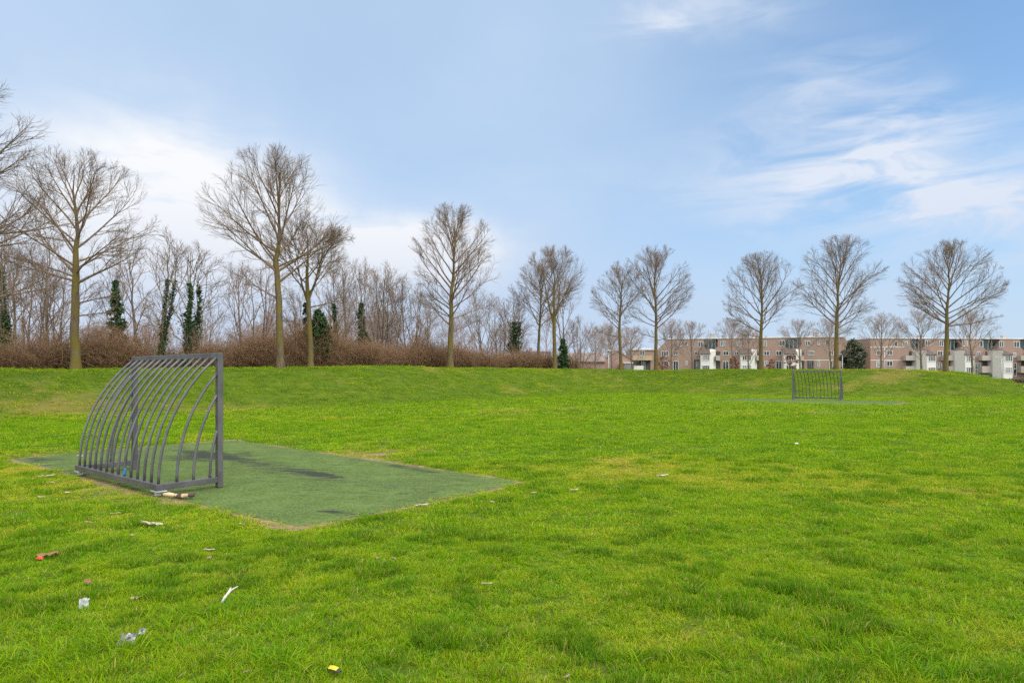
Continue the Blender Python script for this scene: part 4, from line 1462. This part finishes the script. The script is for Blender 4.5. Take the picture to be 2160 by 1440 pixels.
for px in (1506, 1598, 1728):
    b = MB(); x = A.u(px); b.box(x - .5, x + .5, 3, 4, zroof + .27, zroof + 1.3); b.box(x - .58, x + .58, 2.92, 4.08, zroof + 1.301, zroof + 1.42)
    A.part(b, 'chimney', 'concrete')
b = MB(); b.box(A.u(1690), A.u(1797), -.03, -.003, A.z(1740, 760), A.z(1740, 758.6)); A.part(b, 'string_course', 'white')
for w in ((1395, 1410, 740, 752, 3), (1420, 1430.5, 741, 749, 2), (1424, 1437, 719.5, 730, 2), (1400, 1410.5, 761, 772, 1), (1420, 1431, 761, 783, 2), (1446, 1450, 761, 770, 1), (1444, 1450, 720, 729, 1),
          (1472, 1483, 720, 731.5, 2), (1465, 1476, 740.5, 748.5, 2), (1519, 1530, 719.5, 730.5, 2), (1525, 1537, 740.5, 749.5, 2), (1524.5, 1537, 761.5, 783, 2), (1552, 1561, 720, 730.5, 2), (1549, 1558, 741, 748, 2),
          (1611, 1623, 740.5, 749.5, 2), (1611, 1617, 719.5, 730.5, 1), (1636.5, 1649, 740, 749.5, 2), (1643, 1656, 717.5, 730, 2), (1636.5, 1649, 761.5, 783, 2), (1612, 1620, 761.5, 772, 2), (1698, 1709, 719, 729, 2), (1704, 1717, 740, 749, 3),
          (1724.5, 1729, 715.5, 728, 1), (1740, 1750, 716, 727.5, 1), (1749, 1758, 740, 749, 2), (1724.5, 1729.5, 761, 773.5, 1), (1749, 1757, 761, 783, 1), (1776, 1786, 762, 774, 2), (1778, 1786, 741, 750, 2)):
    A.window(*w)
for (pl, pr, sp) in ((1478, 1498, 2.0), (1562.5, 1586, 2.0), (1654.5, 1681, 2.0)):
    A.bay(pl, pr, 736.5, 746.5, 2.2, sp * .75, rows=((748.5, 760), (770, 786)))
for pl, pr in ((1464, 1477), (1703, 1717)):
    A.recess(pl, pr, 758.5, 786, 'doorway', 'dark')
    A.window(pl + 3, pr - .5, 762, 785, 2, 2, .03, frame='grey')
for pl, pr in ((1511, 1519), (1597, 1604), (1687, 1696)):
    A.recess(pl - 1, pr + .5, 741, 749, 'balcony_shade_panel', 'dark')
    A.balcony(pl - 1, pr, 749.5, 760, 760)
    A.recess(pl - 1, pr + .5, 761.5, 786, 'porch_shade_panel', 'dark')

# --- flat-roofed wing at the left end
Wg = Facade('flat_roofed_wing', 1334, 156, 1383, 156, .2, 'small two-storey brick wing with a tan balcony and pale flat roof')
b = MB(); zr = Wg.z(1355, 738); b.box(0, Wg.len, 0, 9, 0, zr); Wg.part(b, 'wall', 'brick')
b = MB(); b.box(-.3, Wg.len - .005, -.3, 9, zr + .003, zr + .45); Wg.part(b, 'roof_edge', 'fascia')
Wg.window(1349, 1360, 740, 749.5, 2)
Wg.recess(1337, 1372, 760, 786, 'porch_shade_panel', 'dark')
Wg.balcony(1334.5, 1376, 750, 759.5, 760, 1.4, 'cream')
Wg.window(1353, 1361, 762, 785, 2, 2, .03)
b = MB(); b.box(Wg.u(1337, 1.2), Wg.u(1357, 1.2), -1.25, -1.15, 0, Wg.z(1345, 771, 1.2)); Wg.part(b, 'terrace_screen', 'white')

# --- right block
B = Facade('apartment_block', 1836, 150, 2290, 153, .2, 'pink-brick apartment block with white bays, right of the pine and running off the right edge')
zroofB = B.z(2000, 714.5); zmB = B.z(2000, 738)
b = MB(); b.box(0, B.len, 0, DEP, 0, zmB); B.part(b, 'wall', 'brick')
segs = [(1836, 1920, 0, 1), (1951, 1991, 1, 1), (2029, 2072, 1, 1), (2109, 2151, 1, 1), (2185, 2290, 1, 0)]
for (a_, c_, cl_, cr_) in segs:
    ua, uc = max(0, B.u(a_)), min(B.len, B.u(c_))
    pts_ = [(ua - (.9 if cl_ else 0), 0, zmB), (uc + (.9 if cr_ else 0), 0, zmB)]
    if cr_: pts_.append((uc, 0, zmB + .9))
    pts_ += [(uc, 0, zroofB), (ua, 0, zroofB)]
    if cl_: pts_.append((ua, 0, zmB + .9))
    b = MB(); b.prism(pts_, (0, DEP, 0)); B.part(b, 'upper_wall', 'brick')
for a_, c_ in ((1920, 1951), (1991, 2029), (2072, 2109), (2151, 2185)):
    b = MB(); b.box(B.u(a_) + .003, B.u(c_) - .003, 1.5, 2.2, zmB, zroofB); gl = B.part(b, 'glazing', 'greenglass')
    b = MB()
    for k in (.32, .6, .82):
        x = B.u(a_) + (B.u(c_) - B.u(a_)) * k
        b.box(x - .05, x + .05, 1.40, 1.497, zmB, zroofB)
    b.build('mullion', M['frame'], gl)
b = MB(); b.box(-.1, B.len, -.15, DEP + .1, zroofB + .003, zroofB + .24); B.part(b, 'roof_edge', 'fascia')
for px in (1909, 1962, 2068, 2142):
    b = MB(); x = B.u(px); b.box(x - .5, x + .5, 3, 4, zroofB + .25, zroofB + 1.1); B.part(b, 'chimney', 'concrete')
for yy in (732, 759.5):
    b = MB(); b.box(0, B.u(1909), -.03, -.003, B.z(1870, yy + .6), B.z(1870, yy - .7)); B.part(b, 'string_course', 'white')
for w in ((1870, 1882.5, 739, 749, 2), (1870, 1882.5, 761, 772, 2), (1848, 1859, 762, 774, 1), (1848, 1856, 739, 749, 1), (1886, 1893, 719.5, 730, 1), (1903, 1914, 719.5, 729, 2),
          (1951, 1961, 717.5, 729.5, 2), (1981, 1990, 717.5, 730, 2), (1977, 1988, 740, 750.5, 2), (2029, 2040, 718.5, 730.5, 2), (2066, 2073, 719, 731.5, 1), (2060, 2067, 741, 752, 2), (2056, 2068, 764.5, 793, 2, 2),
          (2107, 2117, 719.5, 731.5, 2), (2138, 2150, 720, 733, 2), (2137, 2143, 744, 753, 1), (2138, 2144, 765, 777, 1), (2137, 2144, 778, 793, 1), (2195, 2206, 720, 732, 2), (1976, 1986, 764, 776, 2)):
    B.window(*w)
for (pl, pr, dl) in ((1955, 1974.5, 1933), (2036, 2055, 2014), (2117, 2136, 2094), (2198, 2217, 2176)):
    B.bay(pl, pr, 737.5, 748.5, 3.4, 0, rows=((749.5, 762), (774, 787)))
    # white stair tower behind the bay and the balcony tucked beside it
    u0, u1 = B.u(dl, 1.6), B.u(pl, 3.4) - .004
    b = MB(); b.prism([(u0, .02, 0), (u0, -1.6, 0), (u1, -3.3, 0), (u1, .02, 0)], (0, 0, B.z(dl, 739.5, 1.6))); B.part(b, 'stair_wall', 'render')
    pb = dl - 22
    B.recess(pb + 6, dl - 1, 740.5, 752, 'balcony_shade_panel', 'dark')
    B.recess(pb, dl - 1, 761, 772, 'porch_shade_panel', 'dark')
    B.balcony(pb, dl - .5, 749.5, 760, 760, 1.3)
    B.balcony(pb, dl - .5, 772, 786, 786, 1.3)
B.recess(2076, 2093, 789, 797, 'garage_door', 'dark', v=1.4)

# --- brick link behind the pine
K = Facade('brick_link', 1797, 152, 1838, 152, .2, 'low two-storey brick link behind the pine, joining the two apartment blocks')
b = MB(); b.box(.05, K.len - .05, .3, 8, 0, K.z(1815, 734)); K.part(b, 'wall', 'brick')
b = MB(); b.box(.05, K.len - .05, .15, 8, K.z(1815, 734) + .003, K.z(1815, 732.6)); K.part(b, 'roof_edge', 'roof')
K.window(1824, 1833, 763, 774, 2, 1, -.3)


# --- small tiled houses
def gable_house(px0, px1, Z, yeave, yridge, label, roof='roof2', wall='brick2', depth=8.0, wins=(), gable_front=False):
    h = Facade('tiled_house', px0, Z, px1, Z, .0, label, 'house')
    ze, zr_ = h.z((px0 + px1) / 2, yeave), h.z((px0 + px1) / 2, yridge)
    L = h.len
    b = MB()
    if gable_front:
        b.prism([(0, 0, 0), (L, 0, 0), (L, 0, ze), (L / 2, 0, zr_), (0, 0, ze)], (0, depth, 0))
    else:
        b.prism([(0, 0, 0), (0, depth, 0), (0, depth, ze), (0, depth / 2, zr_), (0, 0, ze)], (L, 0, 0))
    h.part(b, 'wall', wall)
    b = MB(); t = .18; o_ = .35
    if gable_front:
        sl = (zr_ - ze) / (L / 2)
        for s in (0, 1):
            e = -o_ if s == 0 else L + o_
            b.prism([(e, -.2, ze - sl * o_ + .01), (L / 2, -.2, zr_ + .01), (L / 2, -.2, zr_ + t), (e, -.2, ze - sl * o_ + t)], (0, depth + .4, 0))
    else:
        sl = (zr_ - ze) / (depth / 2)
        for s in (0, 1):
            e = -o_ if s == 0 else depth + o_
            b.prism([(-.2, e, ze - sl * o_ + .01), (-.2, depth / 2, zr_ + .01), (-.2, depth / 2, zr_ + t), (-.2, e, ze - sl * o_ + t)], (L + .4, 0, 0))
    h.part(b, 'roof', roof)
    b = MB(); b.box(L * .3, L * .3 + .7, depth / 2 - .35, depth / 2 + .35, zr_ - .1, zr_ + 1.0); h.part(b, 'chimney', 'brick2')
    for w in wins: h.window(*w)
    return h


gable_house(1200, 1276, 128, 762, 744, 'low house with a long grey-brown tiled roof, right of the ivy bush', wins=((1212, 1216, 763, 772, 1), (1220, 1225, 763, 772, 1)))
gable_house(1275, 1330, 134, 757, 740, 'brick house with its gable facing the field, left of the small flat-roofed wing', gable_front=True)
gable_house(1098, 1162, 138, 762, 741, 'reddish brick house glimpsed between the trunks right of centre', roof='roof', wins=((1118, 1124, 764, 773, 1), (1148, 1153, 746, 754, 1)))
gr = Facade('garage', 1316, 130, 1334, 130, 0, 'small grey garage box with a white flat roof edge', 'garage')
b = MB(); z_ = gr.z(1325, 766); b.box(0, gr.len, 0, 5, 0, z_); gr.part(b, 'wall', 'brick2')
b = MB(); b.box(.15, gr.len - .15, -.05, -.003, .05, z_ - .15); gr.part(b, 'garage_door', 'grey')
b = MB(); b.box(-.1, gr.len + .1, -.15, 5.1, z_ + .003, z_ + .22); gr.part(b, 'roof_edge', 'white')


# ------------------------------------------------------------------ street lamps, hedge, path
def lamp(px, Z, head_py, label, arm=0.0):
    x, y = at(px, Z)
    zt = EYE + (HY - head_py) * Z / F
    r_ = empty('street_lamp', (x, y, 0), 0, label, 'street lamp', 'street lamps by the buildings')
    b = MB(); b.tube([(0, 0, -.2), (0, 0, zt * .5), (0, 0, zt - .12)], [.08, .07, .055], 8); b.build('post', M['pole'], r_, smooth=True)
    b = MB()
    if arm:
        b.tube([(0, 0, zt - .12), (arm * .25, 0, zt + .12), (arm, 0, zt + .15)], [.05, .05, .05], 8)
        b.box(arm - .1 * np.sign(arm), arm + .75 * np.sign(arm), -.16, .16, zt + .08, zt + .22) if arm > 0 else b.box(arm - .75, arm + .1, -.16, .16, zt + .08, zt + .22)
    else:
        b.tube([(0, 0, zt - .12), (0, 0, zt + .12)], [.12, .2], 10)
        b.tube([(0, 0, zt + .121), (0, 0, zt + .2), (0, 0, zt + .26)], [.5, .48, .1], 14)
    b.build('lamp_head', M['pole'], r_)


lamp(1284, 100, 741.5, 'post-top street lamp with a flat disc head, left of the leaning-crown tree')
lamp(1777, 116, 749, 'street lamp with a short arm, at the left side of the pine', -.35)
lamp(1866, 112, 732, 'street lamp with its arm reaching right, above the wide vase-shaped young tree', 1.2)
lamp(2113, 118, 754, 'street lamp with its arm reaching left, before the rightmost white bay', -.7)

rgh = np.random.default_rng(77)
def hedge(name, x0, x1, y, dep, h, label, material, n, size):
    root = empty(name, ((x0 + x1) / 2, y, Hs((x0 + x1) / 2, y)), 0, label, 'hedge')
    b = MB(); L = (x1 - x0) / 2
    for k in range(int(L * 2 / .8)):
        x = -L + .4 + k * .8
        b.tube([(x, dep / 2, -.1), (x + rgh.uniform(-.2, .2), dep / 2 + rgh.uniform(-.1, .1), h * .85)], [.03, .012], 5)
    b.build('stems', M['wood_bark'], root)
    ctr = np.stack([rgh.uniform(-L, L, n), rgh.uniform(0, dep, n), h * rgh.uniform(.03, 1, n) ** .8], -1)
    ctr[:, 2] *= .85 + .3 * vn(ctr[:, 0] * .8, ctr[:, 1] * .8, 4)
    leaf_mesh('foliage', leaf_quads(rgh, ctr, size), material, root)


M['hedge'] = leafy('hedge_leaf', (.07, .075, .04), (.12, .10, .06), (.17, .13, .09), 1.0, .15)
hedge('hedge', 92, 150, 141, 1.4, 1.15, 'low dull hedge along the foot of the right apartment block', M['hedge'], 9000, .26)
hedge('hedge', 90.5, 128, 112, 3.0, .55, 'low brown planted bed beside the paved path at the right edge', M['hedge'], 5000, .24)
b = MB(); zz = .075
b.add([(83.5, 103, zz), (175, 103, zz), (175, 108.5, zz), (88, 108.5, zz)], [(0, 1, 2, 3)])
tag(b.build('path', M['path']), kind='structure')

# ------------------------------------------------------------------ bits lying on the grass
def chip_mesh(rg, L, Wd, th, curl, ragged=.25):
    """an irregular curved flake of bark"""
    nu, nv = 9, 4
    V = []
    for side in (1, -1):
        for i in range(nu):
            t = i / (nu - 1) - .5
            wl = Wd * (.55 + .45 * math.sqrt(max(0, 1 - (2 * t) ** 4))) * (1 + rg.normal(0, ragged))
            off = rg.normal(0, ragged) * Wd * .25
            for j in range(nv):
                s = j / (nv - 1) - .5
                V.append((t * L + rg.normal(0, .02) * L * (abs(t) > .4), s * wl + off, curl * (s * 2) ** 2 + .12 * L * t * t + (th / 2) * side + rg.normal(0, th * .12)))
    F_ = []
    n = nu * nv
    for i in range(nu - 1):
        for j in range(nv - 1):
            a = i * nv + j
            F_.append((a, a + nv, a + nv + 1, a + 1)); F_.append((n + a, n + a + 1, n + a + nv + 1, n + a + nv))
    rim = [i * nv for i in range(nu)] + [(nu - 1) * nv + j for j in range(1, nv)] + [i * nv + nv - 1 for i in range(nu - 2, -1, -1)] + [j for j in range(nv - 2, 0, -1)]
    for a, c in zip(rim, rim[1:] + rim[:1]): F_.append((a, c, n + c, n + a))
    return V, F_


rgc = np.random.default_rng(5)
GCH = 'bark chips scattered on the grass'


def chip(px, py, len_px, label, m='bark_chip', rz=None, asp=.3, name='bark_chip', cat='bark chip', tilt=.12, group=GCH, lift=.025):
    x, y = gp(px, py)
    L = len_px * y / F
    V, F_ = chip_mesh(rgc, L, L * asp, max(.006, L * .06), L * asp * .22)
    b = MB(); b.add(V, F_)
    o_ = b.build(name, M[m], None, smooth=False)
    o_.location = (x, y, Hs(x, y) + lift)
    o_.rotation_euler = (rgc.normal(0, tilt), rgc.normal(0, tilt), rgc.uniform(-.5, .5) if rz is None else rz)
    return tag(o_, label, cat, group)


chip(320, 1110, 40, 'biggest pale cream bark chip, on the grass below the near goal', rz=.45, asp=.3)
chip(97, 1007, 34, 'long thin pale bark strip left of the near goal base', rz=.1, asp=.14)
chip(141, 1043, 15, 'small pale bark chip on the grass left of the rear rail', asp=.4)
chip(86, 1052, 12, 'small dull bark chip nearest the left edge, below the long thin strip', asp=.45)
chip(111, 1021, 9, 'tiny pale bark crumb just under the long thin strip', asp=.5)
chip(168, 964, 14, 'pale bark chip on the bare rim behind the left goal corner', asp=.35)
chip(186, 1106, 17, 'dark and pale forked bark chip left of the biggest cream chip', 'brown_chip', asp=.35)
chip(242, 1086, 17, 'thin tan bark sliver above the biggest cream chip', rz=.2, asp=.14)
chip(279, 1134, 9, 'tiny cream bark crumb beneath the biggest cream chip', asp=.5)
chip(511, 1110, 17, 'rod-like cream bark chip on grass at the lower left turf edge', rz=-.5, asp=.22)
chip(441, 1165, 22, 'flat cream bark chip on grass between the turf corner and the white twig', rz=.1, asp=.2)
chip(441, 1182, 10, 'small brown curl of bark just under the flat cream chip', 'brown_chip', asp=.6)
chip(287, 1268, 26, 'flat brown piece of bark half sunk in the foreground grass', 'brown_chip', rz=.05, asp=.4)
chip(890, 1070, 28, 'pale bark strip lying on the dirt rim of the turf', rz=.35, asp=.22)
chip(1038, 1062, 11, 'white bark chip on the grass below the right turf corner', asp=.3)
chip(1126, 1043, 14, 'slanted tan bark chip right of the turf corner', rz=.5, asp=.25)
chip(1211, 1037, 18, 'pair-like pale bark strip farther right of the turf corner', rz=.0, asp=.28)
chip(1305, 1031, 10, 'small grey-white bark chip out in the middle of the field', asp=.45)
chip(1398, 1006, 24, 'long flat white strip lying in the middle of the field', 'whitewood', rz=.0, asp=.14)
chip(1681, 938, 9, 'small bright white scrap on the far field below the distant goal', 'whitewood', asp=.6)
chip(830, 1184, 11, 'brown curled leaf-like chip on grass below the turf, right one', 'brown_chip', asp=.6)
chip(797, 1183, 9, 'brown crumpled chip on grass below the turf, left one', 'brown_chip', asp=.6)
chip(1195, 1434, 16, 'dark brown chip at the bottom edge of the photo', 'brown_chip', rz=.6, asp=.3)
chip(518, 1425, 10, 'dark reddish bark scrap near the bottom edge, left of the yellow pack', 'brown_chip', asp=.6)
chip(403, 1335, 13, 'brown sliver of bark standing on edge in the foreground grass', 'brown_chip', rz=1.2, asp=.3)
chip(1027, 1236, 22, 'long thin tan stalk lying on the foreground grass', rz=.05, asp=.08)

# brown leaf with a red scrap under it
x, y = gp(100, 1182)
b = MB(); V, F_ = chip_mesh(rgc, .16, .06, .006, .018); b.add(V, F_)
lf = b.build('dead_leaf', M['deadleaf']); lf.location = (x, y, Hs(x, y) + .04); lf.rotation_euler = (.15, -.1, .25)
tag(lf, 'curled brown dead leaf with a red scrap beneath its tip', 'leaf')
x, y = gp(84, 1186)
b = MB(); V, F_ = chip_mesh(rgc, .05, .035, .006, .01); b.add(V, F_)
o = b.build('plastic_scrap', M['red']); o.location = (x, y, Hs(x, y) + .03); o.rotation_euler = (.5, .2, 1.0)
tag(o, 'small bright red plastic scrap under the brown dead leaf', 'litter')
x, y = gp(185, 1237)
b = MB(); V, F_ = chip_mesh(rgc, .075, .03, .005, .012); b.add(V, F_)
o = b.build('dead_leaf', M['deadleaf']); o.location = (x, y, Hs(x, y) + .035); o.rotation_euler = (.2, .3, -.2)
tag(o, 'small dark and pale dead leaf above the crumpled plastic', 'leaf')


def crumple(name, px, py, w, h, m, label, rz=.2, lift=.02, tall=.6):
    """a creased wrapper"""
    x, y = gp(px, py)
    k = y / F
    nu, nv = 9, 7
    V, F_ = [], []
    for s in (1, -1):
        for i in range(nu):
            for j in range(nv):
                u_, v_ = i / (nu - 1) - .5, j / (nv - 1) - .5
                V.append((u_ * w * k * (1 + rgc.normal(0, .05)), v_ * h * k * (1 + rgc.normal(0, .06)), .10 * w * k * math.sin(5 * u_ + 3 * v_) + rgc.normal(0, .04) * w * k + s * .003))
    n = nu * nv
    for i in range(nu - 1):
        for j in range(nv - 1):
            a = i * nv + j
            F_.append((a, a + nv, a + nv + 1, a + 1)); F_.append((n + a, n + a + 1, n + a + nv + 1, n + a + nv))
    rim = [i * nv for i in range(nu)] + [(nu - 1) * nv + j for j in range(1, nv)] + [i * nv + nv - 1 for i in range(nu - 2, -1, -1)] + [j for j in range(nv - 2, 0, -1)]
    for a, c in zip(rim, rim[1:] + rim[:1]): F_.append((a, c, n + c, n + a))
    b = MB(); b.add(V, F_)
    o_ = b.build(name, M[m]); o_.location = (x, y, Hs(x, y) + lift); o_.rotation_euler = (tall, 0, rz)
    return tag(o_, label, 'litter')


crumple('foil_wrapper', 268, 1360, 36, 26, 'foil', 'crumpled silver wrapper in the foreground grass at lower left', .1, .035, .75)
crumple('foil_scrap', 300, 1347, 13, 12, 'foil', 'small grey scrap just right of the crumpled silver wrapper', .1, .05, .9)
crumple('plastic_cup_shard', 177, 1280, 18, 22, 'plastic', 'crumpled whitish plastic shard above the silver wrapper', .5, .03, .9)
x, y = gp(704, 1423)
pk = empty('snack_pack', (x, y, Hs(x, y) + .032), -.55, 'crushed yellow and black pack at the bottom edge of the grass', 'litter')
b = MB(); b.prism([(-.034, -.011, .012), (.004, -.013, .017), (.033, -.010, .010), (.035, .012, .012), (.002, .011, .020), (-.033, .012, .015)], (0, 0, .0025)); q_ = b.build('card_flap', M['yellow'], pk); q_.rotation_euler = (.35, -.1, 0)
b = MB(); b.prism([(-.038, -.016, 0), (.046, -.013, -.004), (.050, .012, 0), (-.036, .015, .002)], (0, 0, .009)); b.build('tray', M['black'], pk, bevel=.002)

# bleached forked twig
x, y = gp(468, 1272)
tw = MB()
tw.tube([(0, 0, 0), (.012, .02, .03), (.03, .05, .06), (.035, .07, .085)], [.010, .011, .010, .006], 7)
tw.tube([(.026, .045, .055), (.05, .075, .075), (.075, .10, .085)], [.007, .006, .003], 6)
o = tw.build('forked_twig', M['whitewood'], None, smooth=True); o.location = (x, y, Hs(x, y) + .01)
tag(o, 'bleached white forked twig standing in the foreground grass', 'twig')

# peeled stick beside the goal corner
xa, ya = gp(345, 1051); xb, yb = gp(409, 1053)
st = empty('peeled_stick', (xa, ya, Hs(xa, ya) + .05), math.atan2(yb - ya, xb - xa), 'peeled pale stick with a dark band of bark, beside the near goal corner', 'stick')
LS = math.hypot(xb - xa, yb - ya)
def stick(t0, t1, r0_, m, nm):
    b = MB(); pts_, rs = [], []
    for k in range(7):
        t = t0 + (t1 - t0) * k / 6
        pts_.append((t * LS, .012 * math.sin(5 * t), .012 - .03 * math.sin(math.pi * t) * .5 + .006 * math.sin(9 * t)))
        rs.append(r0_ * (1 + .12 * math.sin(13 * t)) * (.75 if t < .03 or t > .97 else 1))
    b.tube(pts_, rs, 10)
    return b.build(nm, M[m], st, smooth=True)
stick(0.0, 1.0, .028, 'peeled', 'bare_wood')
stick(.37, .63, .0305, 'stickbark', 'bark_band')
stick(.86, 1.01, .031, 'stickbark', 'bark_tip')
